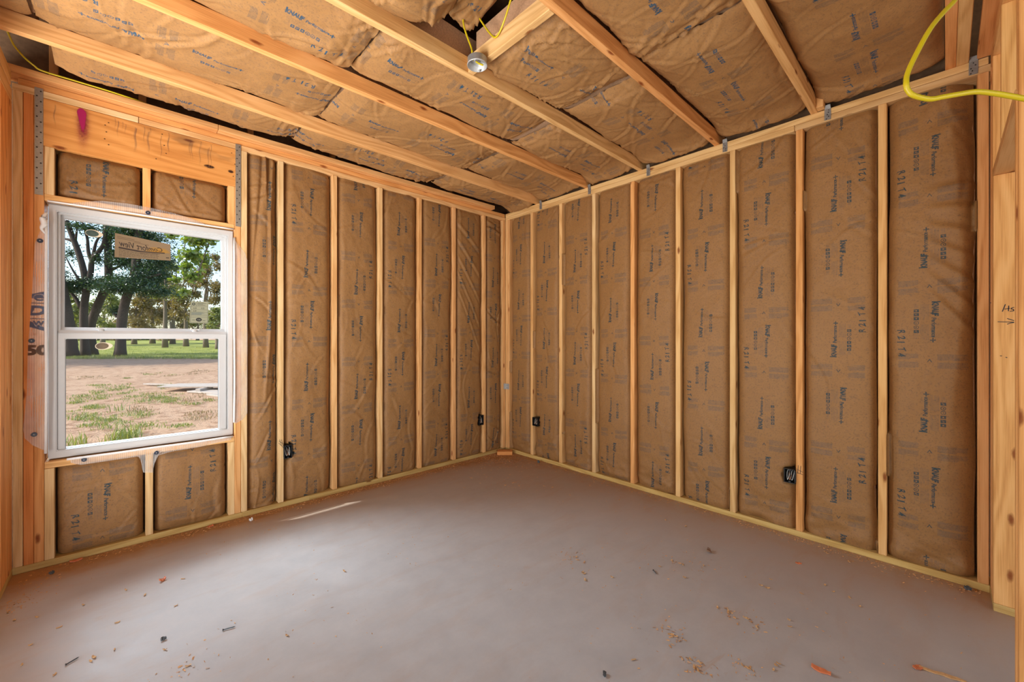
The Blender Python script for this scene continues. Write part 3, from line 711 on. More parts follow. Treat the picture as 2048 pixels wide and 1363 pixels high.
# right wall
ys = [-0.069] + RS + [-3.637]
BOX_R1 = (-0.520, -0.4445, 0.362, 0.452); BOX_R2 = (-2.8425, -2.779, 0.345, 0.437)
for i in range(9):
    hi = ys[i] - (0.019 if i else 0.0); lo = ys[i + 1] + (0.019 if i < 8 else 0.0)
    holes = []
    for bx in (BOX_R1, BOX_R2):
        if bx[0] > lo - .01 and bx[1] < hi + .01: holes.append((hi - bx[1], hi - bx[0], bx[2] - zs0, bx[3] - zs0))
    lab = 'paper-faced insulation batt in the %s bay right of the room corner' % ORD[i]
    if i == 8: lab = 'widest-looking paper-faced insulation batt at the doorway end, shadowed puckers down its edge'
    ext = None
    if i in (0, 1, 2, 3, 4, 6, 7):
        def ext(gu, gt, x, gv, k=i):
            return 0.016 * fbm(x * 7, gv * 13, 40 + k, 3) * 2 * np.clip(1 - gt * 7, 0, 1)
    if i == 8:
        def ext(gu, gt, x, gv):
            s = gt * 2.63
            edge_ = -0.05 * np.clip((gu - 0.80 + 0.07 * np.sin(s * 3.0) + 0.10 * np.clip(.5 - gt, 0, 1)) / 0.2, 0, 1) * np.clip(gt * 1.6, .35, 1)
            f = 0.0
            for k in range(7):
                ln = (s - 1.3 - k * 0.13) + (x - 0.33) * (1.4 - k * 0.25); f = f + 0.011 * np.exp(-(ln / 0.018) ** 2) * np.clip((gu - .4) * 3, 0, 1) - 0.006 * np.exp(-((ln - .04) / 0.02) ** 2) * np.clip((gu - .4) * 3, 0, 1)
            puff = 0.030 * np.exp(-((s - 0.05) / 0.045) ** 2) * np.clip(np.sin(gu * 7.5 + .6), -.5, 1)
            top = 0.012 * np.exp(-((s - 2.45) / 0.12) ** 2) * np.sin((s - x) * 30) * np.clip((gu - .4) * 3, 0, 1)
            return edge_ + f + puff + top
    batt('insulation_batt', (0, hi, zs0 + 0.001), (0, -1, 0), (0, 0, 1), (-1, 0, 0), hi - lo, zs1 - zs0 - 0.002, 200 + i, lab, 'batts between the right wall studs',
         color=(1.04, 1.0, .95), t0=[.28, .72, .03, .46, .12, .60, .33, .80, .22][i], flip=[0, 0, 1, 0, 1, 0, 0, 1, 0][i] == 1, holes=holes, over=0.008,
         gap=0.008, creases=24, cre_amp=0.0042, extra=ext, gapside=(1.0 if i else .5, 1.0))

# ceiling: along x, in the bays between joists. U runs towards -y, V towards -x, N down
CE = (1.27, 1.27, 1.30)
bays = {}
yb = [-0.045] + T_Y + [-3.632]
def cbatt(bay, x_near, x_far, seed, label, sag=0.0, color=CE, **k):
    y1 = yb[bay] - (0.0205 if bay else 0.0); y0 = yb[bay + 1] + (0.0205 if bay < 6 else 0.0)
    if bay == 6: y1 = -3.609
    args = dict(du=0.011, dv=0.011, base=-0.076, pillow=0.036, edge=0.026, edge_w=0.03, gap=0.003, over=0.0, low=0.010, creases=44, cre_amp=0.0065,
                fold_ends=0.014, thick=0.13, waves=0.009, fibre=M_FIBRE2, paper=M_KRAFTC)
    args.update(k)
    z = ZT
    if x_near > 0:
        e0 = args.get('extra'); args['extra'] = lambda gu, gt, x, gv: (e0(gu, gt, x, gv) if e0 else 0) + .040 * np.exp(-((gv - .125) / .075) ** 2) - .03 * np.clip((.10 - gv) / .1, 0, 1)
    return batt('ceiling_batt', (x_near, y1, z), (0, -1, 0), (-1, 0, 0), (0, 0, -1), y1 - y0, x_near - x_far, seed, label, 'paper-faced batts between the ceiling joists', color=color, sag=sag, **args)
def gable_lift(gu, gt, x, gv):
    return 0.12 * np.clip(1 - x / 0.17, 0, 1) ** 1.7
cbatt(0, 0.10, -1.06, 300, 'ceiling batt over the window wall, nearest the room corner', lift=lambda gu, gt, x, gv: 0.012 * np.clip(1 - x / 0.10, 0, 1) ** 1.7, t0=.2, sag=.022)
cbatt(0, -1.08, -2.30, 301, 'middle ceiling batt over the window wall top plate, rolled edge', lift=lambda gu, gt, x, gv: 0.03 * np.clip(1 - x / 0.12, 0, 1) ** 1.7, t0=.5, flip=True, sag=.024)
cbatt(0, -2.32, -3.50, 302, 'pale ceiling batt directly above the window header, hanging roll edge', lift=gable_lift, t0=.1, sag=.026)
cbatt(0, -3.58, -4.8, 303, 'ceiling batt end lying beyond the left partition, above yellow cable', lift=lambda gu, gt, x, gv: 0.06 + 0.10 * np.clip(1 - x / 0.3, 0, 1), t0=.3)
cbatt(1, 0.10, -0.985, 310, 'ceiling batt in second bay from the window, nearest the right wall', t0=.36)
cbatt(1, -1.01, -2.25, 311, 'ceiling batt in second bay from the window, between its two torn joints', t0=.75, flip=True, sag=.006)
cbatt(1, -2.265, -3.53, 312, 'long bright ceiling batt in second bay from the window, above the header', t0=.15, flip=True, sag=.004)
cbatt(1, -3.545, -4.8, 313, 'ceiling batt cut off by the photo in second bay from window', t0=.6)
cbatt(2, 0.10, -1.02, 320, 'ceiling batt in third bay from the window, against the right wall plate', t0=.25)
cbatt(2, -1.045, -2.29, 321, 'ceiling batt in third bay, between the ragged joint and round metal box', t0=.62, flip=True, sag=-.004)
cbatt(2, -2.31, -3.6, 322, 'ceiling batt in third bay from the window, near top of photo', t0=.4)
cbatt(3, 0.10, -1.06, 330, 'ceiling batt in fourth bay, running to the right wall behind the box', t0=.48, flip=True)
cbatt(3, -1.085, -1.80, 331, 'rumpled ceiling batt right of the blocking that carries the round box', t0=.13, sag=.006, creases=60, waves=.014)
cbatt(3, -1.868, -2.16, 333, 'crumpled raised batt end behind the looping yellow cable, above the blocking', t0=.5, waves=.03, creases=30, cre_amp=.016, sag=-.175, thick=.08, fold_ends=.0)
cbatt(3, -2.07, -2.95, 332, 'drooping folded ceiling batt left of blocking, yellow cable over it', t0=.72, waves=.022, creases=26, cre_amp=.012, sag=.004, lift=lambda gu, gt, x, gv: .07 * np.clip(1 - gv / .14, 0, 1) ** 1.4 + .016 * np.sin(x * 38) * np.clip(1 - gv / .3, 0, 1))
cbatt(4, 0.10, -1.17, 340, 'ceiling batt in fifth bay from the window, touching the right wall plate', t0=.05)
cbatt(4, -1.195, -2.4, 341, 'ceiling batt at top of photo in fifth bay from the window', t0=.8, flip=True, sag=.012)
cbatt(5, 0.10, -1.7, 350, 'big brown ceiling batt in the last wide bay before the doorway', t0=.30, sag=.004, color=CE, creases=36)

# ------------------------------------------------------------------ window
win = structure('window_1', (-3.10, 0.09, 0.60))
def framebox(name, x0, x1, z0, z1, y0, y1, wl_, wr_, wb, wt, mat_, parent, bev=0.004):
    """Four mitred rails as one frame part."""
    bm = bmesh.new()
    o = [(x0, z0), (x1, z0), (x1, z1), (x0, z1)]; n = [(x0 + wl_, z0 + wb), (x1 - wr_, z0 + wb), (x1 - wr_, z1 - wt), (x0 + wl_, z1 - wt)]
    vs = {}
    for tg, ring in (('o', o), ('n', n)):
        for k, (x, z) in enumerate(ring):
            for q, y in ((0, y0), (1, y1)): vs[tg, k, q] = bm.verts.new((x, y, z))
    for k in range(4):
        j = (k + 1) % 4
        bm.faces.new((vs['o', k, 0], vs['o', j, 0], vs['n', j, 0], vs['n', k, 0]))
        bm.faces.new((vs['o', k, 1], vs['n', k, 1], vs['n', j, 1], vs['o', j, 1]))
        bm.faces.new((vs['o', k, 0], vs['o', k, 1], vs['o', j, 1], vs['o', j, 0]))
        bm.faces.new((vs['n', k, 0], vs['n', j, 0], vs['n', j, 1], vs['n', k, 1]))
    bmesh.ops.recalc_face_normals(bm, faces=bm.faces[:])
    bmesh.ops.bevel(bm, geom=[e for e in bm.edges if e.calc_face_angle(0) > 0.5], offset=bev, segments=2, affect='EDGES')
    return bm_obj(name, bm, mat_, parent)
def sheet(name, x0, x1, z0, z1, y, mat_, parent, th=0.003):
    return mesh_obj(name, [(x0, y, z0), (x1, y, z0), (x1, y, z1), (x0, y, z1)], [(0, 1, 2, 3)], mat_, parent)
framebox('outer_frame', -3.5455, -2.652, 0.606, 2.084, 0.035, 0.132, 0.033, 0.033, 0.045, 0.036, M_VINYL, win)
framebox('frame_stop', -3.5125, -2.684, 0.640, 2.050, 0.058, 0.128, 0.012, 0.012, 0.010, 0.013, M_VINYL, win, .002)
us_ = framebox('upper_sash', -3.505, -2.692, 1.325, 2.042, 0.088, 0.124, 0.019, 0.022, 0.042, 0.022, M_VINYL, win, .003)
sheet('pane', -3.488, -2.712, 1.365, 2.022, 0.106, M_GLASS, us_)
framebox('gasket', -3.4875, -2.7125, 1.366, 2.0215, 0.098, 0.102, 0.003, 0.003, 0.003, 0.003, M_GASKET, us_, .0005)
ls_ = framebox('lower_sash', -3.512, -2.690, 0.640, 1.338, 0.050, 0.086, 0.032, 0.046, 0.012, 0.036, M_VINYL, win, .003)
sheet('pane', -3.481, -2.735, 0.650, 1.303, 0.068, M_GLASS, ls_)
framebox('gasket', -3.4815, -2.7345, 0.650, 1.3035, 0.062, 0.066, 0.003, 0.004, 0.004, 0.002, M_GASKET, ls_, .0005)
mesh_obj('check_rail', [(-3.51, .052, 1.338), (-2.69, .052, 1.338), (-2.69, .060, 1.352), (-3.51, .060, 1.352), (-3.51, .088, 1.372), (-2.69, .088, 1.372)],
         [(0, 1, 2, 3), (3, 2, 5, 4)], M_VINYL, win)
for lx in (-3.33, -2.87):
    bm = bmesh.new(); bmesh.ops.create_cone(bm, segments=14, radius1=0.016, radius2=0.013, depth=0.014, cap_ends=True)
    bmesh.ops.translate(bm, verts=bm.verts, vec=(0, 0, 0.007)); g = bmesh.ops.create_cube(bm, size=1.0)['verts']
    for v in g: v.co = (v.co.x * 0.05, v.co.y * 0.010 - 0.004, v.co.z * 0.008 + 0.016)
    bmesh.ops.translate(bm, verts=bm.verts, vec=(lx, 0.066, 1.350)); bm_obj('sash_lock', bm, M_VINYL, win)

# stickers on the glass, printed on the far side so their lettering reads in mirror image
def sticker_big():
    c = Canvas(540, 300, 2000, 4, 2); c.a[:] = (.50, .41, .30, 1)
    c.a[..., :3] *= (1 + 0.05 * np.random.RandomState(1).randn(*c.a.shape[:2], 1))
    D = (.10, .055, .03, 1)
    W_, H_ = 0.27, 0.15
    for y, x0, x1 in ((.131, .01, .09), (.122, .01, .12), (.114, .09, .16)): c.rect(x0, y, x1, y + .0022, (.30, .22, .15, 1))
    for k in range(40):                                              # soft yellow sunrise behind the script
        r = .062 * (1 - k / 40); c.disc(.205, .066, r, (.55 + .10 * k / 40, .42 + .02 * k / 40, .22 - .17 * k / 40, 1), None, r * .75)
    c.rect(0, 0, .27, .066, (.48, .40, .29, 1))
    c.text('Comfort View', [[-1, 0, .228], [0, 1, .075]], 0.21, 0.037, D, bold=.006, shear=.28)
    c.rect(.018, .060, .240, .070, (.19, .125, .085, 1))
    rr = random.Random(5)
    for k in range(5):
        y = .050 - k * .0095; x = .02
        while x < .20:
            L = rr.uniform(.005, .018); c.rect(x, y, x + L, y + .0036, (.30, .235, .165, 1)); x += L + .003
    for k in range(16): c.rect(.12 + k * .006, .046 + rr.random() * .004, .123 + k * .006, .056, (.26, .19, .13, 1))
    c.rect(.246, .020, .262, .027, (.08, .03, .02, 1))
    return c.image('view_sticker', True)
def sticker_small():
    c = Canvas(210, 310, 2000, 4, 2); c.a[:] = (.55, .55, .45, 1); D = (.14, .17, .14, 1); W_, H_ = .105, .155
    for y in (.004, .043, .056, .078, .095, .121): c.rect(.004, y, .101, y + .0012, D)
    for x in (.004, .1): c.rect(x, .004, x + .0012, .151, D)
    c.rect(.034, .121, .0352, .151, D)
    c.disc(.019, .137, .010, D); c.disc(.019, .137, .005, (.5, .5, .42, 1))
    rr = random.Random(8)
    for y in (.145, .140, .134, .128): c.rect(.04, y, .04 + rr.uniform(.03, .055), y + .002, D)
    c.text('0.29', [[1, 0, .018], [0, 1, .101]], .018, .011, D, bold=.01); c.text('0.22', [[1, 0, .064], [0, 1, .101]], .018, .011, D, bold=.01)
    c.text('0.49', [[1, 0, .018], [0, 1, .082]], .018, .009, D, bold=.01)
    for k in range(6):
        y = .059 + k * .003; c.rect(.008, y, .06 + rr.random() * .036, y + .0014, (.28, .34, .36, 1))
    c.disc(.052, .025, .017, (.05, .05, .045, 1), None, .013)
    c.text('WDMA', [[1, 0, .041], [0, 1, .021]], .022, .007, (.6, .6, .52, 1), bold=.01)
    c.rect(.015, .02, .03, .0225, D); c.rect(.074, .018, .09, .0205, D)
    return c.image('rating_sticker', True)
def flatq(name, cs, m, parent):
    return mesh_obj(name, cs, [(0, 1, 2, 3)], m, parent, [(0, 0), (1, 0), (1, 1), (0, 1)])
yq = 0.103
q = [onY(229, 514, yq), onY(341.5, 521, yq), onY(341, 488.5, yq), onY(230, 465.5, yq)]
flatq('sticker', q, decal('view_sticker', sticker_big()), us_)
q = [onY(379, 645.5, yq), onY(416, 646.5, yq), onY(417, 603, yq), onY(381, 602.5, yq)]
flatq('sticker', q, decal('rating_sticker', sticker_small()), us_)
M_CREAM = plain('cream_label', (0.72, 0.62, 0.46), 0.5, 0, 50, 0.06, 0)
M_PHOTO = plain('dark_picture_label', (0.055, 0.085, 0.07), 0.35, 0, 26, 0.8, 0)
M_PHOTO2 = plain('brown_picture_label', (0.12, 0.075, 0.035), 0.35, 0, 26, 0.8, 0)
def oval_label(c, y, par, rot, pic):
    """Half-curled teardrop warning label: cream back and a dark picture face."""
    def blob(sx, sz, dx, dy, pinch):
        out = []
        for k in range(24):
            a = 2 * math.pi * k / 24; r = 1 - pinch * max(0, math.cos(a - 0.2)) * 0.0
            x = math.cos(a) * sx * (1.0 if math.cos(a) < 0 else 0.95); z = math.sin(a) * sz * (1 - 0.35 * (math.cos(a) * 0.5 + 0.5) * pinch)
            out.append((c[0] + x * math.cos(rot) - z * math.sin(rot) + dx, y + dy, c[2] + x * math.sin(rot) + z * math.cos(rot)))
        return out
    o = mesh_obj('warning_label', blob(.040, .027, 0, 0, .9), [tuple(range(24))], M_CREAM, par)
    mesh_obj('picture_face', blob(.029, .021, -.009 if pic is M_PHOTO else -.008, -.0015, .4), [tuple(range(24))], pic, o)
oval_label(onY(189, 467, .10), .100, us_, -.05, M_PHOTO); oval_label(onY(208.5, 691.5, .06), .0605, ls_, .05, M_PHOTO2)

# ------------------------------------------------------------------ house wrap flaps with cap nails
def wrap_print():
    c = Canvas(260, 900, 2000, 3, 2)             # 0.13 x 0.45 m
    c.poly([(.035, .395), (.13, .430), (.13, .372), (.028, .372)], 1, 0); c.poly([(.110, .430), (.13, .450), (.13, .42)], 1, 0)
    c.text('C', [[1, 0, .042], [0, 1, .352]], .044, .046, 0, 0, bold=.07); c.text('C', [[1, 0, .045], [0, 1, .355]], .038, .040, 1, 0, bold=.05)
    c.rect(.016, .340, .13, .345, 1, 0)
    c.text('DI', [[1, 0, .010], [0, 1, .268]], .125, .060, 1, 0, bold=.055, shear=.25)
    c.rect(.010, .247, .13, .252, 1, 0)
    c.poly([(.010, .240), (.028, .236), (.128, .172), (.13, .160), (.012, .205)], 1, 0)
    c.text('W', [[1, 0, .036], [0, 1, .205]], .056, .036, 0, 0, bold=.075); c.text('W', [[1, 0, .039], [0, 1, .208]], .050, .030, 1, 0, bold=.05)
    c.text('50', [[1, 0, .010], [0, 1, .030]], .096, .064, 1, 1, bold=.06)
    return c.image('wrap_print')
M_WRAPPRINT = wrapmat('printed_house_wrap', wrap_print())
hw = empty('house_wrap', (-3.10, -0.01, 0.60), label='white translucent house wrap folded in around the window opening and pinned with caps', cat='house wrap')
def flap(outer, inner, mat_, y0=-0.004, bulge=0.006, n=26, printbox=None, seed=1):
    """Sheet between an inner edge (at the opening) and an outer free edge, both polylines in (x, z)."""
    def rs(pl):
        pl = np.array(pl, float); s = np.r_[0, np.cumsum(np.linalg.norm(np.diff(pl, axis=0), axis=1))]
        return np.stack([np.interp(np.linspace(0, s[-1], n + 1), s, pl[:, k]) for k in (0, 1)], -1)
    A, B = rs(inner), rs(outer); m = 6; V, F, UV = [], [], []
    for i in range(n + 1):
        for j in range(m + 1):
            t = j / m; p = A[i] * (1 - t) + B[i] * t
            dy = bulge * math.sin(math.pi * t) * (0.6 + vnoise(np.array(i * .45), np.array(j * .6), seed) * 1.4)
            V.append((p[0], y0 - abs(dy) - 0.0015, p[1])); UV.append((p[0], p[1]))
    for i in range(n):
        for j in range(m):
            a = i * (m + 1) + j; F.append((a, a + 1, a + m + 2, a + m + 1))
    o = mesh_obj('wrap_flap', V, F, mat_, hw, UV, True)
    if printbox:
        x0, z0, w_, h_ = printbox; me = o.data; ul = me.uv_layers.new(name='print')
        li = np.empty(len(me.loops), np.int32); me.loops.foreach_get('vertex_index', li)
        P = np.array([[(v[0] - x0) / w_, (v[2] - z0) / h_] for v in V], np.float32); ul.data.foreach_set('uv', P[li].ravel())
    return o
flap([(-3.552, 1.990), (-3.574, 1.905), (-3.592, 1.850), (-3.603, 1.55), (-3.618, 1.24), (-3.622, 1.0), (-3.637, .765), (-3.612, .715), (-3.562, .672)],
     [(-3.549, 2.000), (-3.549, 1.8), (-3.549, 1.24), (-3.549, .9), (-3.549, .665)], M_WRAPPRINT, printbox=(-3.637, 1.180, .120, .425), seed=3)
flap([(-2.646, 2.015), (-2.606, 1.955), (-2.572, 1.913), (-2.570, 1.3), (-2.571, .745), (-2.600, .712), (-2.645, .690)],
     [(-2.650, 2.015), (-2.650, 1.3), (-2.650, .690)], M_WRAP, seed=5)
flap([(-3.475, 2.090), (-3.40, 2.118), (-3.323, 2.141), (-3.20, 2.150), (-3.106, 2.147), (-3.0, 2.138), (-2.902, 2.122), (-2.84, 2.104), (-2.79, 2.088)],
     [(-3.475, 2.086), (-3.1, 2.086), (-2.79, 2.086)], M_WRAP, seed=7)
flap([(-3.455, .578), (-3.420, .556), (-3.30, .556), (-3.150, .556), (-3.142, .45), (-3.092, .437), (-3.085, .540), (-3.0, .556), (-2.85, .560), (-2.75, .572), (-2.67, .580)],
     [(-3.455, .604), (-3.1, .604), (-2.67, .604)], M_WRAP, y0=-.006, seed=9, n=40)
# bright folded hems against the frame, and the loose tuft at the upper left corner
hem = lambda pts, r: tube('wrap_hem', pts, r, M_WRAPFOLD, hw, 6, 4)
hem([(-3.545, -.004, 2.090), (-3.2, -.008, 2.092), (-2.9, -.006, 2.090), (-2.655, -.004, 2.091)], .0055)
hem([(-3.549, -.006, 1.98), (-3.551, -.010, 1.5), (-3.549, -.012, 1.1), (-3.552, -.008, .65)], .0065)
hem([(-2.650, -.004, 2.03), (-2.652, -.010, 1.5), (-2.650, -.012, 1.0), (-2.652, -.006, .70)], .0075)
hem([(-3.47, -.008, .600), (-3.25, -.010, .598), (-3.1, -.012, .600), (-2.9, -.012, .598), (-2.66, -.008, .602)], .007)
hem([(-3.548, -.012, 2.02), (-3.562, -.022, 1.985), (-3.556, -.018, 1.955), (-3.566, -.02, 1.925), (-3.553, -.01, 1.90)], [.004, .012, .015, .008, .004])
for (u, v) in ((80, 481), (63, 681), (68, 868.5), (296, 425), (313, 905), (168, 919)):
    p = onY(u, v, -.012); bm = bmesh.new()
    bmesh.ops.create_cone(bm, segments=20, radius1=.0125, radius2=.0105, depth=.003, cap_ends=True)
    bmesh.ops.create_cone(bm, segments=12, radius1=.006, radius2=.0052, depth=.0045, cap_ends=True, matrix=Matrix.Translation((0, 0, .001)))
    bmesh.ops.transform(bm, verts=bm.verts, matrix=Matrix.Translation(Vector(p)) @ Matrix.Rotation(math.pi / 2, 4, 'X'))
    cap = bm_obj('cap_nail', bm, plain('navy_cap', (.018, .026, .055), .4, 0, 40, .1, 0) if 'navy_cap' not in bpy.data.materials else bpy.data.materials['navy_cap'], hw)
    bm = bmesh.new(); bmesh.ops.create_uvsphere(bm, u_segments=8, v_segments=6, radius=.003)
    bmesh.ops.translate(bm, verts=bm.verts, vec=Vector(p) + Vector((0, -.0035, 0))); bm_obj('nail_head', bm, M_GALV, cap)

# ------------------------------------------------------------------ perforated straps at the header ends
def strap(x0, x1, z0, z1, label):
    t = empty('metal_strap', ((x0 + x1) / 2, -0.002, z0), label=label, cat='strap', group='metal straps at the header ends')
    bm = bmesh.new(); bmesh.ops.create_cube(bm, size=1.0)
    for v in bm.verts: v.co = ((x0 + x1) / 2 + v.co.x * (x1 - x0), -.0018 + v.co.y * .0022, (z0 + z1) / 2 + v.co.z * (z1 - z0))
    bmesh.ops.bevel(bm, geom=bm.edges[:], offset=.0006, segments=1, affect='EDGES')
    bm_obj('strap_plate', bm, M_STRAP, t)
    n = int((z1 - z0) / .029); w = x1 - x0; dot = None
    for k in range(n):
        z = z1 - .018 - k * .029; x = x0 + w * (.27 if k % 2 else .72)
        if dot is None:
            bm = bmesh.new(); bmesh.ops.create_cone(bm, segments=8, radius1=.0042, radius2=.003, depth=.0022, cap_ends=True)
            bmesh.ops.rotate(bm, verts=bm.verts, cent=(0, 0, 0), matrix=Matrix.Rotation(math.pi / 2, 3, 'X'))
            dot = bpy.data.meshes.new('nail_head'); bm.to_mesh(dot); bm.free(); dot.materials.append(M_HOLE)
        o = bpy.data.objects.new('nail_head', dot); o.location = (x - (x0 + x1) / 2, -.0018, z - z0); link(o, t)
strap(-3.594, -3.561, 2.118, 2.722, 'perforated grey steel strap nailed at the left end of the header')
strap(-2.643, -2.610, 2.116, 2.712, 'perforated grey steel strap nailed at the right end of the header')

# paint, drips and nail heads on the header
def header_marks():
    c = Canvas(987, 272, 1000, 4, 1); A = c.a; h, w = A.shape[:2]; A[:] = 0
    X, Z = np.meshgrid((np.arange(w) + .5) / 1000, (np.arange(h) + .5) / 1000)
    rs_ = np.random.RandomState(4); nz = vnoise(X * 160, Z * 160, 3) + .5 * vnoise(X * 400, Z * 400, 4)
    al = np.zeros((h, w)); col = np.zeros((h, w, 3))
    def put(a, c_):
        nonlocal al, col
        a = np.clip(a, 0, 1); k = a[..., None]; na = a + al * (1 - a)
        col = np.where(na[..., None] > 1e-5, (np.array(c_) * k + col * (al * (1 - a))[..., None]) / np.maximum(na[..., None], 1e-5), col); al = na
    for _ in range(26):                                    # grey drip runs
        x0 = rs_.choice([.09, .33, .36, .43, .47, .52, .58, .70, .74, .78]) + rs_.randn() * .02; z1 = .265 - rs_.rand() * .05; L = .05 + rs_.rand() * .12
        put(.26 * np.exp(-((X - x0 - .003 * np.sin(Z * 60)) / .0022) ** 2) * ((Z < z1) & (Z > z1 - L)) * np.clip((Z - z1 + L) / .05, 0, 1), (.30, .29, .31))
    put(.28 * np.clip(fbm(X * 9, Z * 22, 9, 3) * 2.2, 0, 1) * np.clip((Z - .13) / .1, 0, 1) * np.clip((X - .3) * 3, 0, 1), (.36, .29, .24))
    for x0, z0 in ((.02, .21), (.02, .165), (.022, .115), (.30, .225), (.285, .205), (.29, .165), (.283, .12), (.30, .09), (.55, .24), (.56, .17), (.57, .12), (.52, .07), (.955, .2), (.95, .16), (.955, .12), (.94, .07), (.93, .235)):
        put((((X - x0) / .0036) ** 2 + ((Z - z0) / .003) ** 2 < 1) * .8, (.05, .03, .02))
    put(.8 * np.clip(1.4 - (((X - .80) / .028) ** 2 + ((Z - .10) / .011) ** 2), 0, 1) * (1 + nz), (.20, .07, .02))
    put(.85 * np.clip(1.4 - (((X - .925) / .016) ** 2 + ((Z - .10) / .010) ** 2), 0, 1), (.22, .08, .02))
    xc = .187; zz = np.clip((.268 - Z) / .125, 0, 1)        # magenta spray: solid drop, run and mist below
    wd = .020 * np.sqrt(np.clip(zz * 4.5, 0, 1)) * np.clip(1.12 - zz, 0, 1) ** .9 + .0025 * (zz < .98)
    core = np.clip((wd - np.abs(X - xc - .006 * (zz - .4))) / .0025, 0, 1) * (Z > .14) * (Z < .268)
    mist = .9 * np.exp(-((X - xc - .004) / .021) ** 2) * np.exp(-((Z - .185) / .10) ** 2) * (1 + .5 * nz) * np.clip((.272 - Z) / .01, 0, 1)
    put(mist, (.55, .03, .20)); put(core, (.62, .0, .30))
    A[..., :3] = np.clip(col, 0, 1); A[..., 3] = np.clip(al, 0, 1)
    return c.image('header_marks', True)
flatq('paint_marks', [(-3.5965, -.0009, 2.402), (-2.6095, -.0009, 2.402), (-2.6095, -.0009, 2.674), (-3.5965, -.0009, 2.674)], decal('header_marks', header_marks()), hd)

# marker writing
def ink(parent, strokes, plane, r=.0016):
    """Strokes are pixel polylines of the writing, laid on the timber face."""
    V, F = [], []
    for s in strokes:
        P = [plane(u, v) for u, v in s]
        for a, b in zip(P[:-1], P[1:]):
            t = (b - a) / (np.linalg.norm(b - a) + 1e-9); n = np.cross(t, np.array(plane.n)); i = len(V)
            V += [a + n * r - t * r * .5, a - n * r - t * r * .5, b - n * r + t * r * .5, b + n * r + t * r * .5]; F.append((i, i + 1, i + 2, i + 3))
    return mesh_obj('marker_writing', V, F, M_MARK, parent)
def mkplane(ax, val):
    f = (lambda u, v: onX(u, v, val)) if ax == 0 else (lambda u, v: onY(u, v, val)); f.n = (1, 0, 0) if ax == 0 else (0, 1, 0); return f
pj = mkplane(0, -.1958); z_ = lambda pts: [(1960 + a / 8.523, 560 + b / 8.519) for a, b in pts]
ink(jack, [z_([(432, 412), (382, 532)]), z_([(420, 492), (505, 478)]), z_([(490, 435), (484, 525)]), z_([(580, 462), (545, 470), (528, 488), (570, 498), (575, 520), (512, 530)]),
           z_([(305, 708), (578, 714)]), z_([(465, 652), (578, 688)]), z_([(465, 748), (520, 728), (578, 722)]),
           z_([(345, 1288), (372, 1288)]), z_([(438, 1312), (462, 1318)]), z_([(175, 385), (185, 386)])], pj)
pr = mkplane(0, -.0012); zz_ = lambda pts: [(1500 + a / 13.63, 900 + b / 13.63) for a, b in pts]
ink(rstuds[6], [zz_([(1315, 410), (1300, 630)]), zz_([(1385, 430), (1368, 640)]), zz_([(1265, 505), (1450, 605)]), zz_([(1290, 610), (1450, 670)])], pr, .0012)
pl_ = mkplane(1, -.0012); z8 = lambda pts: [(420 + a / 6.817, 880 + b / 6.817) for a, b in pts]
ink(lstuds[5], [z8([(938, 10), (1000, 50)]), z8([(935, 35), (1000, 100)]), z8([(950, -10), (975, 75)]), z8([(975, -10), (1000, 85)])], pl_, .0012)

# ------------------------------------------------------------------ outlet boxes
def outlet(kind, b0, b1, z0, z1, label, stud_side):
    """Black single-gang box, open to the room, with coiled wires. kind 0: window wall (x extent), 1: right wall (y extent)."""
    def T(p):            # local (a along wall to the right of the viewer, depth into room, z)
        return (p[0], -p[1], p[2]) if kind == 0 else (-p[1], p[0], p[2])
    cx, cz = (b0 + b1) / 2, (z0 + z1) / 2
    t = empty('outlet_box', T((cx, 0, z0)), label=label, cat='outlet box', group='black outlet boxes on the studs')
    bm = bmesh.new(); th = .003; f, bk = .011, -.065
    def bx(a0, a1, d0, d1, q0, q1):
        for v in bmesh.ops.create_cube(bm, size=1.0)['verts']:
            v.co = T((a0 + (v.co.x + .5) * (a1 - a0), d0 + (v.co.y + .5) * (d1 - d0), q0 + (v.co.z + .5) * (q1 - q0)))
    bx(b0, b0 + th, bk, f, z0, z1); bx(b1 - th, b1, bk, f, z0, z1); bx(b0, b1, bk, f, z0, z0 + th); bx(b0, b1, bk, f, z1 - th, z1); bx(b0, b1, bk, bk + th, z0, z1)
    bx(cx - .006, cx + .006, bk, f - .004, z0 + th, z0 + .012); bx(cx - .006, cx + .006, bk, f - .004, z1 - .012, z1 - th)
    bm_obj('box_shell', bm, M_BLACK, t)
    bm = bmesh.new()
    s0 = b0 - .004 if stud_side == 'lo' else b1 - .006
    bx(s0, s0 + .010, .0005, .0022, z0 + .012, z1 - .012); bm_obj('nail_flange', bm, M_BLACK, t)
    w = b1 - b0; hgt = z1 - z0
    for k, (m_, off) in enumerate(((M_WHITEWIRE, .30), (M_COPPER, .5), (M_WHITEWIRE, .68), (M_BLACK, .42))):
        pts = [(b0 + w * (off - .05), -.05, z1 - .01), (b0 + w * (off - .1), -.02, z1 - hgt * .35), (b0 + w * off, .0, z0 + hgt * .22), (b0 + w * (off + .1), -.008, z0 + hgt * .3), (b0 + w * (off + .13), -.02, z1 - hgt * .3), (b0 + w * (off + .06), -.05, z1 - .012)]
        tube('wire', [T(p) for p in pts], .0018, m_, t, 6, 5)
    return t
outlet(0, *BOX_L1, 'black outlet box with loose wires, nearest the window on the window wall', 'lo')
outlet(0, *BOX_L2, 'black outlet box on the window wall stud beside the room corner', 'hi')
outlet(1, *BOX_R1, 'black outlet box on first right wall stud, low beside the corner', 'hi')
outlet(1, *BOX_R2, 'black outlet box with pale wires in right wall, two bays from the doorway', 'lo')

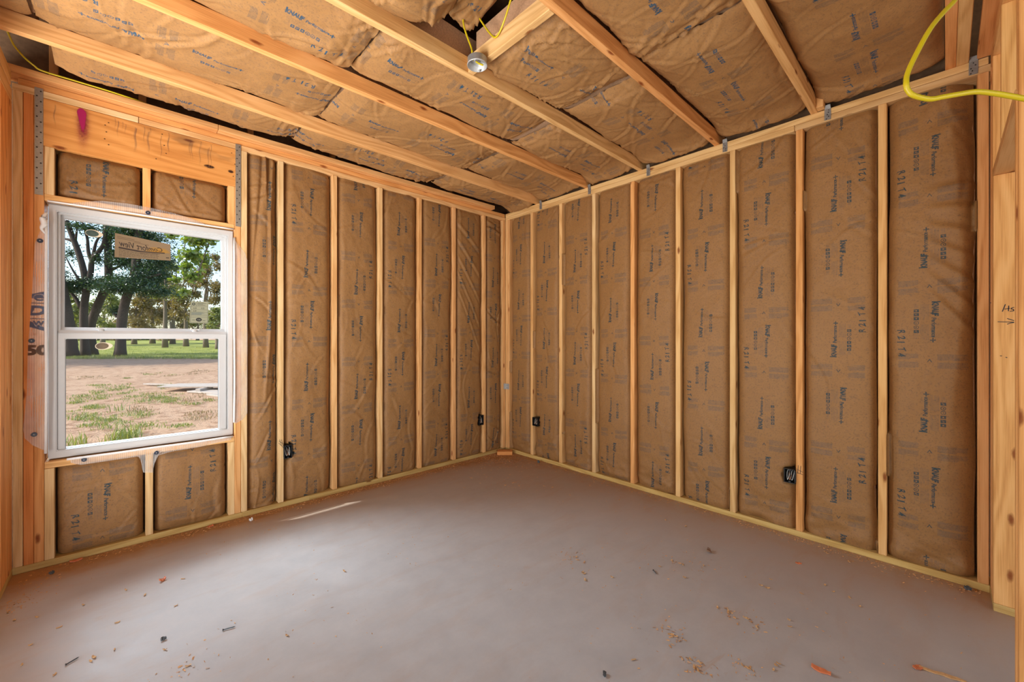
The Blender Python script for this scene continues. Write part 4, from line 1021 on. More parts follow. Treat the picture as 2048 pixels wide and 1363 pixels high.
# ------------------------------------------------------------------ ceiling box and cables
cb = empty('ceiling_box', (-1.898, -1.862, 2.712), label='round galvanised ceiling box fixed to the blocking, yellow cable inside', cat='ceiling box')
bx_, by_, bz_ = -1.898, -1.862, 2.712
bm = bmesh.new(); prof = [(.0505, 0), (.0525, .001), (.0525, .006), (.0505, .008), (.0505, .036), (.046, .040), (0, .040)]; inn = [(.0485, 0), (.0485, .034), (.044, .0375), (0, .0375)]
N_ = 24
def lathe(pr, flip):
    rings = [[bm.verts.new((bx_ + r * math.cos(2 * math.pi * k / N_), by_ + r * math.sin(2 * math.pi * k / N_), bz_ + z)) for k in range(N_)] if r > 0 else [bm.verts.new((bx_, by_, bz_ + z))] for r, z in pr]
    for A, B in zip(rings[:-1], rings[1:]):
        for k in range(N_):
            j = (k + 1) % N_
            f = (A[k], A[j], B[j], B[k]) if len(B) > 1 else (A[k], A[j], B[0])
            bm.faces.new(f[::-1] if flip else f)
    return rings[0]
a_ = lathe(prof, False); b_ = lathe(inn, True)
for k in range(N_): bm.faces.new((a_[k], b_[k], b_[(k + 1) % N_], a_[(k + 1) % N_]))
bmesh.ops.recalc_face_normals(bm, faces=bm.faces[:]); bm_obj('box_shell', bm, M_GALV, cb, True)
for an in (.6, 3.74):
    bm = bmesh.new()
    for v in bmesh.ops.create_cube(bm, size=1.0)['verts']: v.co = (v.co.x * .014, v.co.y * .010, v.co.z * .0016)
    bmesh.ops.create_cone(bm, segments=8, radius1=.0035, radius2=.0035, depth=.012, cap_ends=True, matrix=Matrix.Translation((-.002, 0, -.001)))
    bmesh.ops.rotate(bm, verts=bm.verts, cent=(0, 0, 0), matrix=Matrix.Rotation(an, 3, 'Z'))
    bmesh.ops.translate(bm, verts=bm.verts, vec=(bx_ + .042 * math.cos(an), by_ + .042 * math.sin(an), bz_ + .002)); bm_obj('mounting_ear', bm, M_GALV, cb)
for k, (dx, dy) in enumerate(((.02, .015), (-.02, .01), (.0, -.022))):
    bm = bmesh.new(); bmesh.ops.create_cone(bm, segments=12, radius1=.011, radius2=.011, depth=.0012, cap_ends=True, matrix=Matrix.Translation((bx_ + dx, by_ + dy, bz_ + .0366))); bm_obj('knockout', bm, M_STRAP, cb)

def cable(name, pts, rad, label, **k):
    o = tube(name, pts, rad, M_YELLOW, None, 8, 8, loc=pts[0], **k); tag(o, label, 'cable', 'yellow wiring cables'); return o
ZC = lambda a, b: (860 + a / 6.817, b / 6.817)
def cx_(a, b, x): u, v = ZC(a, b); return onX(u, v, x)
cable('cable', [np.array((bx_ + .03, by_ - .012, bz_ + .012)), np.array((bx_ + .005, by_ + .0, bz_ + .018)), np.array((bx_ - .026, by_ + .006, bz_ + .032)), np.array((bx_ - .034, by_ + .0, bz_ + .060)), cx_(560, 640, -1.93), cx_(490, 450, -1.945), cx_(455, 310, -1.95), cx_(458, 220, -1.95), cx_(485, 145, -1.935), cx_(520, 130, -1.915),
                cx_(580, 135, -1.90), cx_(640, 190, -1.89), cx_(700, 290, -1.88), cx_(790, 420, -1.875), cx_(852, 490, -1.871), cx_(890, 508, -1.869), cx_(930, 470, -1.871), cx_(975, 380, -1.875), cx_(1030, 230, -1.885), cx_(1070, 100, -1.90), cx_(1105, -20, -1.92), cx_(1120, -90, -1.93)],
      .0046, 'thin yellow cable looping from the round ceiling box over the blocking')
cable('cable', [atD(1925, -40, .86), atD(1913, -4, .84), atD(1886, 26, .82), atD(1859, 60, .80), atD(1828, 117, .79), atD(1814, 150, .785), atD(1812.5, 168, .78), atD(1816, 181, .78), atD(1828, 191, .778), atD(1859, 198, .775), atD(1885, 194, .77), atD(1913, 189, .765),
                atD(1952, 183.5, .76), atD(1991, 187, .755), atD(2048, 197, .745), atD(2075, 203, .74)], .0046, 'thick yellow cable hanging in a wide loop at upper right near the doorway')
cable('cable', [onY(-12, 20, -.28), onY(10, 52, -.25), onY(18, 70, -.22), onY(27, 89, -.18), onY(38, 103, -.13), onY(51, 117, -.09), onY(68, 131, -.075), onY(86, 142, -.064), np.array((-3.42, -.058, 2.798)), np.array((-3.27, -.056, 2.797)), np.array((-3.12, -.03, 2.797)), np.array((-3.0, .04, 2.80))], .0046,
      'yellow cable running along the nailer above the window at upper left')

# ------------------------------------------------------------------ truss ties and the corner nail plate
TIE = ['first truss tie on the right wall plate, nearest the room corner'] + ['%s metal truss tie from the corner on the right wall plate' % ORD[k] for k in range(1, 5)] + ['truss tie nearest the doorway, bent over the right wall plate']
for i, y in enumerate([-.56, -1.19, -1.795, -2.405, -3.012, -3.622]):
    t = empty('truss_tie', (0, y, 2.69), label=TIE[i], cat='tie', group='truss ties along the right wall plate')
    bm = bmesh.new(); rs_ = random.Random(i)
    pts = [(-.0015, .016, 2.682), (-.0015, -.016, 2.680), (-.0020, -.018, 2.714), (-.004, -.017, 2.748), (-.010, -.015, 2.772), (-.010, .014, 2.772), (-.004, .015, 2.748), (-.0020, .016, 2.714)]
    vs = [bm.verts.new((x - .0005 + rs_.uniform(-.001, 0), y + dy, z)) for x, dy, z in pts]
    bm.faces.new((vs[0], vs[1], vs[2], vs[7])); bm.faces.new((vs[7], vs[2], vs[3], vs[6])); bm.faces.new((vs[6], vs[3], vs[4], vs[5]))
    bmesh.ops.solidify(bm, geom=bm.faces[:], thickness=.0014); bm_obj('tie_plate', bm, M_GALV, t)
    for k in range(5):
        bm = bmesh.new(); bmesh.ops.create_uvsphere(bm, u_segments=6, v_segments=4, radius=.0032)
        bmesh.ops.translate(bm, verts=bm.verts, vec=(-.0035, y + rs_.uniform(-.01, .01), 2.688 + k * .013)); bm_obj('nail_head', bm, M_HOLE, t)
npz = 0.749
t = empty('nail_plate', (0, -.03, npz - .03), label='small galvanised steel plate bent around the corner studs at mid height', cat='plate')
bm = bmesh.new()
for lo, hi in (((-.030, -.0035, npz - .032), (-.0015, -.0015, npz + .032)), ((-.0035, -.066, npz - .032), (-.0015, -.0036, npz + .032))):
    for v in bmesh.ops.create_cube(bm, size=1.0)['verts']: v.co = [lo[q] + (v.co[q] + .5) * (hi[q] - lo[q]) for q in range(3)]
bm_obj('bent_plate', bm, M_GALV, t)
for k, (yy, zz) in enumerate(((-.02, .015), (-.045, .015), (-.02, -.015), (-.045, -.015))):
    bm = bmesh.new(); bmesh.ops.create_uvsphere(bm, u_segments=6, v_segments=4, radius=.003); bmesh.ops.translate(bm, verts=bm.verts, vec=(-.0042, yy, npz + zz)); bm_obj('nail_head', bm, M_HOLE, t)

# ------------------------------------------------------------------ things on the floor
p = onZ(1002, 908)
o = board('wood_block', (-.19, -.155, .0005), (-.02, -.065, .040), 0, M_WOOD, None, (1, .66, .40)); o.location = (0, 0, 0)
def recenter(o):
    me = o.data; n = len(me.vertices); c = np.empty(n * 3); me.vertices.foreach_get('co', c); c = c.reshape(-1, 3)
    m = np.array([c[:, 0].mean(), c[:, 1].mean(), c[:, 2].min()]); me.transform(Matrix.Translation(Vector(-m))); o.location = Vector(m) + o.location
recenter(o); o.rotation_euler = (0, 0, -.76); o.location = (-.105, -.105, .0005); tag(o, 'short offcut of orange lumber lying on the slab in the room corner', 'wood block')

def chip_mesh(name, L, w, th, seed, m_, curl=.3):
    rs_ = random.Random(seed); n = 6; V, F = [], []
    for i in range(n + 1):
        t = i / n - .5; wd = w * (.35 + .65 * math.cos(t * 2.4)) * rs_.uniform(.75, 1.2); z = curl * L * (t * t) * 1.2 + rs_.uniform(0, th * .4)
        off = rs_.uniform(-.15, .15) * w
        for dy, dz in ((-wd / 2, 0), (wd / 2, rs_.uniform(0, th)), (wd / 2, th + rs_.uniform(0, th)), (-wd / 2, th)): V.append((t * L, dy + off, z + dz))
    for i in range(n):
        for k in range(4):
            k2 = (k + 1) % 4; F.append((i * 4 + k, i * 4 + k2, i * 4 + 4 + k2, i * 4 + 4 + k))
    F += [(3, 2, 1, 0), tuple(n * 4 + k for k in range(4))]
    V = np.array(V); V[:, 2] -= V[:, 2].min()
    me = bpy.data.meshes.new(name); me.from_pydata([tuple(v) for v in V], [], F); me.materials.append(m_); return me
def drop(name, me, u, v, rot, label, cat, group=None, z=.0008):
    o = bpy.data.objects.new(name, me); q = onZ(u, v); o.location = (q[0], q[1], z); o.rotation_euler = (0, 0, rot); link(o); tag(o, label, cat, group); return o
og = 'orange scraps on the floor'
drop('plastic_scrap', chip_mesh('plastic_scrap', .052, .020, .006, 1, M_ORANGE, .3), 152, 1122, .2, 'orange scrap lying against the plate under the left of the window', 'scrap', og)
drop('plastic_scrap', chip_mesh('plastic_scrap', .030, .016, .007, 2, M_ORANGE, .7), 325, 1161, .5, 'orange curled scrap on open concrete in front of the window', 'scrap', og)
drop('plastic_scrap', chip_mesh('plastic_scrap', .034, .016, .005, 3, M_ORANGE, .2), 421, 1053, .2, 'orange scrap beside the plate below the right window jamb', 'scrap', og)
drop('plastic_scrap', chip_mesh('plastic_scrap', .030, .012, .004, 4, M_ORANGE, .3), 1597, 1127, -1.2, 'small orange scrap in front of the right wall, two bays from doorway', 'scrap', og)
drop('plastic_scrap', chip_mesh('plastic_scrap', .062, .019, .005, 5, M_ORANGE, .15), 1642, 1342, -1.5, 'long orange scrap at the bottom edge of the photo', 'scrap', og)
drop('plastic_scrap', chip_mesh('plastic_scrap', .036, .019, .004, 6, M_ORANGE, .15), 1836, 1336, -.6, 'flat orange scrap near the doorway jamb, bottom of photo', 'scrap', og)
drop('wood_sliver', chip_mesh('wood_sliver', .13, .016, .004, 7, M_CHIP, .02), 1885, 1350, -1.35, 'long flat wood sliver on the floor near the doorway jamb', 'sliver')
drop('gravel_stone', chip_mesh('gravel_stone', .026, .016, .008, 8, M_STONE, .1), 103, 1147, .8, 'grey bit lying near the left end of the window wall plate', 'stone', 'small dark bits on the floor')
drop('gravel_stone', chip_mesh('gravel_stone', .020, .013, .007, 9, M_STONE, .1), 327, 1279, .1, 'dark grey pebble on bare concrete at lower left', 'stone', 'small dark bits on the floor')
drop('gravel_stone', chip_mesh('gravel_stone', .026, .020, .014, 10, M_STONE, .1), 1077, 925, .4, 'grey lump at the foot of right wall plate near the corner', 'stone', 'small dark bits on the floor')
drop('gravel_stone', chip_mesh('gravel_stone', .026, .016, .009, 17, M_STONE, .1), 1936, 1179, -1.4, 'grey stone against the right wall plate by the doorway', 'stone', 'small dark bits on the floor')
drop('paper_scrap', chip_mesh('paper_scrap', .036, .026, .010, 11, plain('brown_paper_scrap', (.22, .12, .07), .8), .5), 1418, 1104, .4, 'crumpled brown scrap on the floor in front of the right wall', 'scrap')
drop('plastic_scrap', chip_mesh('plastic_scrap', .022, .016, .010, 12, M_WRAPFOLD, .3), 502, 1041, .3, 'white crumb at the end of the sunlit strip on the floor', 'scrap')
drop('gravel_stone', chip_mesh('gravel_stone', .022, .012, .006, 13, M_STONE, .1), 1209, 1350, .3, 'tiny black bit at the bottom edge of the photo, centre right', 'stone', 'small dark bits on the floor')
def screw(u, v, rot, L, label):
    o = empty('screw', (0, 0, 0), label=label, cat='screw', group='loose screws on the floor'); q = onZ(u, v); o.location = (q[0], q[1], .0045); o.rotation_euler = (0, 0, rot)
    bm = bmesh.new(); bmesh.ops.create_cone(bm, segments=10, radius1=.0045, radius2=.0018, depth=.005, cap_ends=True, matrix=Matrix.Translation((-L / 2, 0, 0)) @ Matrix.Rotation(math.pi / 2, 4, 'Y'))
    me = bpy.data.meshes.new('screw_head'); bm.to_mesh(me); bm.free(); me.materials.append(M_SCREW); link(bpy.data.objects.new('screw_head', me), o)
    V, F = [], []; n = 26                              # threaded shank
    for i in range(n + 1):
        x = -L / 2 + L * i / n; r = .0017 + (.0008 if i % 2 else 0); r *= 1 if i < n - 3 else (n - i) / 4 + .05
        for k in range(6): V.append((x, r * math.cos(k * math.pi / 3), r * math.sin(k * math.pi / 3)))
    for i in range(n):
        for k in range(6): F.append((i * 6 + k, i * 6 + (k + 1) % 6, i * 6 + 6 + (k + 1) % 6, i * 6 + 6 + k))
    me = bpy.data.meshes.new('shank'); me.from_pydata(V, [], F); me.materials.append(M_SCREW); link(bpy.data.objects.new('shank', me), o)
screw(459, 1257, -.28, .046, 'dark screw lying on the open concrete left of centre')
screw(146, 1322, .55, .040, 'short dark screw on the floor at the lower left corner')
screw(1310, 1145, -2.2, .036, 'thin dark screw on the floor right of centre, toward the right wall')

# wood chips, one object each
chips = [chip_mesh('wood_chip', R.uniform(.012, .024), R.uniform(.005, .009), .0018, 50 + k, M_CHIP, R.uniform(.1, .6)) for k in range(10)]
cl = [(1535, 1175), (1543, 1159), (1558, 1327), (1667, 1184), (1700, 1195), (1718, 1213), (1650, 1170), (1605, 1187), (1655, 1226), (1435, 1215), (1457, 1223), (1406, 1132), (1370, 1155), (1490, 1235), (1512, 1254), (1495, 1237), (1345, 1270), (1338, 1268), (1352, 1274),
      (1395, 1341), (1390, 1335), (1400, 1325), (1380, 1318), (1484, 1330), (1495, 1335), (1545, 1340), (1550, 1330), (1580, 1253), (1579, 1240), (1170, 1147), (1172, 1160), (1165, 1145), (1152, 1113), (1225, 1155), (1268, 1320), (1318, 1132), (1345, 1120), (1365, 1130), (1490, 1154), (1520, 1170), (1700, 1123), (1650, 1104), (1655, 1106),
      (45, 1330), (120, 1255), (168, 1210), (60, 1290), (236, 1245), (230, 1300), (376, 1332), (186, 1315), (182, 1322), (290, 1190), (250, 1180), (365, 1157), (110, 1350), (30, 1240), (75, 1235), (14, 1225), (540, 1060), (690, 1142), (350, 1210), (575, 1270), (330, 1300), (1000, 935), (1020, 950), (1040, 972), (1090, 972), (1140, 990), (1025, 965), (1105, 975), (985, 955), (945, 955), (1010, 970), (930, 975), (1130, 940), (1180, 970), (1238, 1000), (1290, 1015), (1330, 1040), (1370, 1052)]
for k, (u, v) in enumerate(cl):
    drop('wood_chip', chips[k % 10], u + R.uniform(-2, 2), v + R.uniform(-1, 1), R.uniform(0, 6.28), 'small pale curl of planed wood lying on the dusty concrete', 'wood chip', 'wood chips scattered on the floor')
# sawdust and tiny shavings: too many to count
V, F = [], []
def flake(x, y, s):
    a = R.uniform(0, 6.28); l, w = s * R.uniform(.7, 1.6), s * R.uniform(.25, .5); ca, sa = math.cos(a), math.sin(a); i = len(V)
    for px_, py_, pz_ in ((-l, -w, .0), (l, -w, .001), (l * .8, w, .0022), (-l * .9, w, .001)): V.append((x + px_ * ca - py_ * sa, y + px_ * sa + py_ * ca, .0008 + pz_ * R.uniform(.4, 1.6)))
    F.append((i, i + 1, i + 2, i + 3))
for _ in range(3200):                                # along the window wall plate
    flake(-3.6 + 3.55 * R.random() ** .75, -.006 - abs(R.gauss(0, .05)), R.uniform(.002, .006))
for _ in range(1700): flake(-.006 - abs(R.gauss(0, .05)), -3.65 * R.random(), R.uniform(.002, .0055))
for _ in range(1800):
    r, a = abs(R.gauss(0, .30)), R.uniform(math.pi, 1.5 * math.pi); flake(-.03 + r * math.cos(a), -.03 + r * math.sin(a), R.uniform(.002, .0065))
for _ in range(1300):
    x, y = -R.random() * 3.4, -R.random() * 3.6
    if vnoise(np.array(x * 2.3), np.array(y * 2.3), 5) > -.02: flake(x, y, R.uniform(.0015, .0042))
for u, v, n, s in ((1345, 1269, 40, .03), (1395, 1332, 45, .03), (1484, 1332, 30, .03), (1457, 1223, 25, .03), (1500, 1243, 30, .05), (1155, 1115, 40, .06), (1360, 1120, 50, .10), (20, 1210, 120, .06), (70, 1165, 60, .06), (1700, 1105, 30, .05), (1030, 970, 70, .12), (380, 1330, 20, .04)):
    q = onZ(u, v)
    for _ in range(n): flake(q[0] + R.gauss(0, s), q[1] + R.gauss(0, s), R.uniform(.002, .006))
o = mesh_obj('sawdust', V, F, M_DUST); tag(o, 'sawdust and fine wood shavings strewn over the concrete slab', 'sawdust', kind='stuff')

# ================================================================== outdoors
SLOPE = 0.012
def gz(x, y):
    d = (np.asarray(x) - CAM[0]) * FW[0] + (np.asarray(y) - CAM[1]) * FW[1]
    return -0.25 + SLOPE * np.clip(d, 0, 200)
def outp(u, d):
    p = CAM + d * (FW + (u - PX0) / FPX * RT); return np.array([p[0], p[1], float(gz(p[0], p[1]))])
def soil():
    m, nt, b = mat('sandy_soil'); tc = nd(nt, 'ShaderNodeTexCoord'); O = tc.outputs['Object']
    a = noise(nt, O, .5, 5, .6); f = noise(nt, O, 4.5, 6, .7); g = noise(nt, O, 26, 4, .7)
    c = mixc(nt, a.outputs[0], (.50, .295, .175), (.68, .47, .32)); c = mixc(nt, ramp(nt, f.outputs[0], [(.50, (0, 0, 0)), (.64, (1, 1, 1))]).outputs[0], c, (.32, .165, .085))
    c = mixc(nt, math_(nt, 'MULTIPLY', g.outputs[0], .35), c, (.36, .22, .13))
    lk(nt, c, b.inputs['Base Color']); b.inputs['Roughness'].default_value = .95
    bump(nt, b, math_(nt, 'ADD', f.outputs[0], math_(nt, 'MULTIPLY', g.outputs[0], .5)), .9, .08); return m
M_SOIL = soil()
def leafmat(name, c1, c2, trans=.45, seedscale=3.0):
    m = bpy.data.materials.new(name); m.use_nodes = True; nt = m.node_tree; nt.nodes.remove(nt.nodes['Principled BSDF'])
    ge = nd(nt, 'ShaderNodeNewGeometry'); c = mixc(nt, ge.outputs['Random Per Island'], c1, c2)
    d = nd(nt, 'ShaderNodeBsdfDiffuse'); t = nd(nt, 'ShaderNodeBsdfTranslucent'); g = nd(nt, 'ShaderNodeBsdfGlossy'); g.inputs['Roughness'].default_value = .35; g.inputs[0].default_value = (.9, .95, 1, 1)
    lk(nt, c, d.inputs[0]); lk(nt, mixc(nt, 1.0, c, (1.3, 1.25, .55), 'MULTIPLY'), t.inputs[0])
    a = nd(nt, 'ShaderNodeMixShader'); a.inputs[0].default_value = trans; lk(nt, d.outputs[0], a.inputs[1]); lk(nt, t.outputs[0], a.inputs[2])
    e = nd(nt, 'ShaderNodeMixShader'); e.inputs[0].default_value = .07; lk(nt, a.outputs[0], e.inputs[1]); lk(nt, g.outputs[0], e.inputs[2])
    lk(nt, e.outputs[0], nt.nodes['Material Output'].inputs[0]); return m
M_LEAF = leafmat('dark_oak_leaf', (.020, .055, .018), (.055, .115, .030), .35)
M_LEAFY = leafmat('bright_leaf', (.10, .20, .022), (.24, .32, .035), .5)
M_LEAFT = leafmat('autumn_leaf', (.16, .135, .045), (.30, .21, .085), .4)
M_LEAFG = leafmat('far_green_leaf', (.14, .18, .045), (.27, .29, .07), .4)
M_GRASS = leafmat('grass_blade', (.12, .18, .03), (.32, .36, .09), .35)
M_DRY = leafmat('dry_grass_blade', (.30, .22, .09), (.22, .17, .07), .2)
M_BARK = plain('oak_bark', (.075, .056, .044), .9, 0, 9, .85, 1.0)
M_BARKG = plain('grey_bark', (.20, .155, .12), .9, 0, 7, .4, .8)

gv, gf = [], []
NXg, NYg = 60, 60
for j in range(NYg + 1):
    for i in range(NXg + 1):
        d = 2.0 + 148 * (j / NYg) ** 2.2; lat = (i / NXg - .5) * 2 * (9 + d * 1.9)
        q = CAM + d * FW + lat * RT
        if q[1] < .17 and q[0] < .2: q[1] = .17 if q[0] < .17 else q[1]
        gv.append((q[0], max(q[1], .17), float(gz(q[0], q[1])) + .035 * float(fbm(np.array(q[0] * .7), np.array(q[1] * .7), 2, 3))))
for j in range(NYg):
    for i in range(NXg):
        a = j * (NXg + 1) + i; gf.append((a, a + 1, a + NXg + 2, a + NXg + 1))
o = mesh_obj('ground', gv, gf, M_SOIL, None, None, True); o['kind'] = 'structure'
def grassland():
    m, nt, b = mat('lawn_green'); tc = nd(nt, 'ShaderNodeTexCoord'); O = tc.outputs['Object']
    a = noise(nt, O, .45, 5, .7); f = noise(nt, O, 3.2, 6, .75)
    c = mixc(nt, ramp(nt, a.outputs[0], [(.36, (0, 0, 0)), (.64, (1, 1, 1))]).outputs[0], (.17, .22, .022), (.42, .42, .085)); c = mixc(nt, ramp(nt, f.outputs[0], [(.48, (0, 0, 0)), (.66, (.75, .75, .75))]).outputs[0], c, (.10, .15, .02))
    lk(nt, c, b.inputs['Base Color']); b.inputs['Roughness'].default_value = .95; bump(nt, b, f.outputs[0], .8, .1); return m
lv, lf = [], []
for j in range(13):
    for i in range(41):
        d = (25.5 + 1.6 * math.sin(i * 1.3) + .9 * math.sin(i * 3.1)) if j == 0 else 27 + 70 * (j / 12) ** 1.6; lat = (i / 40 - .5) * 2 * (12 + d * 1.3) - d * .6
        q = CAM + d * FW + lat * RT; lv.append((q[0], q[1], float(gz(q[0], q[1])) + (-.06 if j == 0 else .06)))
for j in range(12):
    for i in range(40): a = j * 41 + i; lf.append((a, a + 1, a + 42, a + 41))
o = mesh_obj('lawn', lv, lf, grassland(), None, None, True); o['kind'] = 'structure'

# grass: blades in clumps over the bare soil
def blades(name, clumps, mat_, label):
    V, F = [], []
    for (x, y, rad, n, hh) in clumps:
        for _ in range(n):
            a = R.uniform(0, 6.28); r = rad * math.sqrt(R.random()); bx, by = x + r * math.cos(a), y + r * math.sin(a); bz = float(gz(bx, by)) + .01
            h_ = hh * R.uniform(.5, 1.2); w = .004 + .03 * hh * R.random(); la = R.uniform(0, 6.28); le = h_ * R.uniform(.2, .9); i = len(V)
            dx, dy = math.cos(la), math.sin(la); px_, py_ = -dy * w, dx * w
            V += [(bx - px_, by - py_, bz), (bx + px_, by + py_, bz), (bx + dx * le * .35 + px_ * .7, by + dy * le * .35 + py_ * .7, bz + h_ * .65), (bx + dx * le * .35 - px_ * .7, by + dy * le * .35 - py_ * .7, bz + h_ * .65), (bx + dx * le, by + dy * le, bz + h_)]
            F += [(i, i + 1, i + 2, i + 3), (i + 3, i + 2, i + 4)]
    o = mesh_obj(name, V, F, mat_); tag(o, label, 'grass', kind='stuff'); return o
cp = []
def gpix(u, v):
    d = 1.55 / max((v - PY0) / FPX + SLOPE, .01); return outp(u, d), d
for (u, v, su, sv, n) in ((300, 795, 55, 9, 34), (240, 780, 40, 8, 22), (200, 790, 40, 8, 16), (155, 800, 25, 8, 16), (185, 815, 20, 6, 12), (165, 832, 30, 7, 18), (215, 843, 30, 6, 14), (280, 830, 25, 6, 10), (200, 770, 20, 4, 6), (340, 805, 40, 8, 14), (250, 756, 10, 3, 3), (330, 773, 22, 3, 7), (180, 855, 30, 4, 6), (290, 853, 14, 4, 4), (365, 853, 12, 4, 4), (320, 850, 20, 5, 4), (310, 748, 30, 2, 5), (405, 800, 25, 8, 5)):
    for _ in range(n):
        q, d = gpix(u + R.gauss(0, su * .55), v + R.gauss(0, sv * .6)); cp.append((q[0], q[1], .14, 26, .05))
for (u, v, n, h_) in ((247, 880, 60, .20), (262, 876, 40, .16), (232, 884, 40, .15), (255, 870, 30, .2), (143, 890, 45, .17), (138, 897, 25, .14), (238, 822, 22, .16), (222, 855, 26, .10), (275, 885, 22, .10)):
    q, d = gpix(u, v); cp.append((q[0], q[1], .16, n, h_))
blades('weedy_grass', cp, M_GRASS, 'weedy green grass clumps growing in the sandy yard outside the window')
cp = []
for (u, v, su, sv, n) in ((400, 830, 30, 10, 14), (280, 822, 25, 6, 8), (400, 745, 25, 4, 12), (330, 750, 30, 3, 8), (180, 755, 40, 6, 10), (390, 800, 40, 8, 10)):
    for _ in range(n):
        q, d = gpix(u + R.gauss(0, su * .6), v + R.gauss(0, sv * .6)); cp.append((q[0], q[1], .16, 18, .05))
blades('dry_grass', cp, M_DRY, 'dry straw coloured grass in the sandy yard outside the window')
cp = []
for _ in range(900):
    q = outp(R.uniform(60, 480), 25 + 22 * R.random() ** 2); cp.append((q[0], q[1], .35, 14, .16))
blades('lawn_grass', cp, M_GRASS, 'taller green grass along the near edge of the lawn around the trees')

# broken boards lying in the yard
M_GREYWOOD = plain('weathered_board', (.46, .40, .35), .85, 0, 14, .25, .3)
def plank(c, L, w, th, rz, ry, label):
    bm = bmesh.new()
    for v in bmesh.ops.create_cube(bm, size=1.0)['verts']: v.co = (v.co.x * L, v.co.y * w, v.co.z * th)
    bmesh.ops.bevel(bm, geom=bm.edges[:], offset=.004, segments=1, affect='EDGES')
    me = bpy.data.meshes.new('plank'); bm.to_mesh(me); bm.free(); me.materials.append(M_GREYWOOD)
    o = bpy.data.objects.new('plank', me); o.location = c; o.rotation_euler = (0, ry, rz); link(o); tag(o, label, 'board', 'boards lying in the yard')
rz0 = math.atan2(RT[1], RT[0])
q, d = gpix(402, 779); plank((q[0], q[1], q[2] + .13), 1.75, .75, .03, rz0 + .05, 0, 'wide grey board propped flat above the sand outside')
q, d = gpix(408, 782); plank((q[0], q[1] - .1, q[2] + .055), .12, .5, .11, rz0 + .05, 0, 'short block holding up the wide grey board outside')
q, d = gpix(425, 785); plank((q[0], q[1], q[2] + .03), 1.3, .45, .04, rz0 - .35, 0, 'pale board lying on the sand below the propped one')
q, d = gpix(332, 771); plank((q[0], q[1], q[2] + .04), 1.6, .12, .03, rz0 - .22, 0, 'long thin plank end pointing left across the sand outside')
q, d = gpix(445, 792); plank((q[0], q[1], q[2] + .03), .9, .3, .04, rz0 - .5, 0, 'pale board at the right edge of the window view')

# trees
def leaves(name, blobs, size, mat_, parent, dens=2.6):
    """blobs: (centre, radii, n). One leaf = one folded quad."""
    C, Rr = [], []
    rs_ = np.random.RandomState(abs(hash(name + str(len(bpy.data.objects)))) % 1000 if False else len(bpy.data.objects) % 997)
    for c, r, n in blobs:
        n = int(n * dens)
        p = rs_.normal(size=(n, 3)); p /= np.linalg.norm(p, axis=1)[:, None]; p *= (np.abs(rs_.normal(size=(n, 1))) * .62) * np.array(r)
        C.append(np.array(c) + p)
    C = np.concatenate(C); n = len(C)
    a = rs_.normal(size=(n, 3)); a /= np.linalg.norm(a, axis=1)[:, None]; b = np.cross(a, rs_.normal(size=(n, 3))); b /= np.linalg.norm(b, axis=1)[:, None]
    s = size * (.6 + .8 * rs_.rand(n, 1)); a *= s; b *= s * .5
    V = np.stack([C - a, C + b, C + a, C - b], 1).reshape(-1, 3)
    me = bpy.data.meshes.new(name); me.vertices.add(4 * n); me.loops.add(4 * n); me.polygons.add(n)
    par = np.array(parent.location) if parent else np.zeros(3)
    me.vertices.foreach_set('co', (V - par).astype(np.float32).ravel()); me.loops.foreach_set('vertex_index', np.arange(4 * n, dtype=np.int32))
    me.polygons.foreach_set('loop_start', np.arange(0, 4 * n, 4, dtype=np.int32)); me.update(calc_edges=True); me.materials.append(mat_)
    o = bpy.data.objects.new(name, me); link(o, parent); o['kind'] = 'stuff'; return o
def tree(label, d, stems, crowns, leaf, size, bark=M_BARK, base=None, group='trees outside the window'):
    """stems: list of [(u, v), ...] with (r0, r1) in metres; crowns: (u, v, ru, rv, n, dd)."""
    b = outp(*(base or (stems[0][0][0][0], d)))
    t = empty('tree', tuple(b), label=label, cat='tree', group=group)
    for k, (pts, r0, r1, dd) in enumerate(stems):
        P = [atD(u, v, d + dd * i / max(1, len(pts) - 1)) for i, (u, v) in enumerate(pts)]
        if k == 0 or pts[0][1] > 690: P[0][2] = float(gz(P[0][0], P[0][1])) - .05
        n_ = (len(P) - 1) * 4 + 1
        rad = list(np.linspace(r0, r1, n_)); 
        if k == 0 or pts[0][1] > 690: rad[0] *= 1.35; rad[1] *= 1.1
        tube('trunk' if (k == 0 or r0 > .3) else 'branch', P, rad, bark, t, 9, 4)
    if crowns:
        bl = []
        for (u, v, ru, rv, n, dd) in crowns:
            c = atD(u, v, d + dd); k = d / FPX; bl.append((c, (ru * k * 1.0, ru * k * 1.0, rv * k), n))
        leaves('foliage', bl, size, leaf, t)
    return t
c4 = lambda a, b: (120 + a / 5.4515, 430 + b / 5.4515)
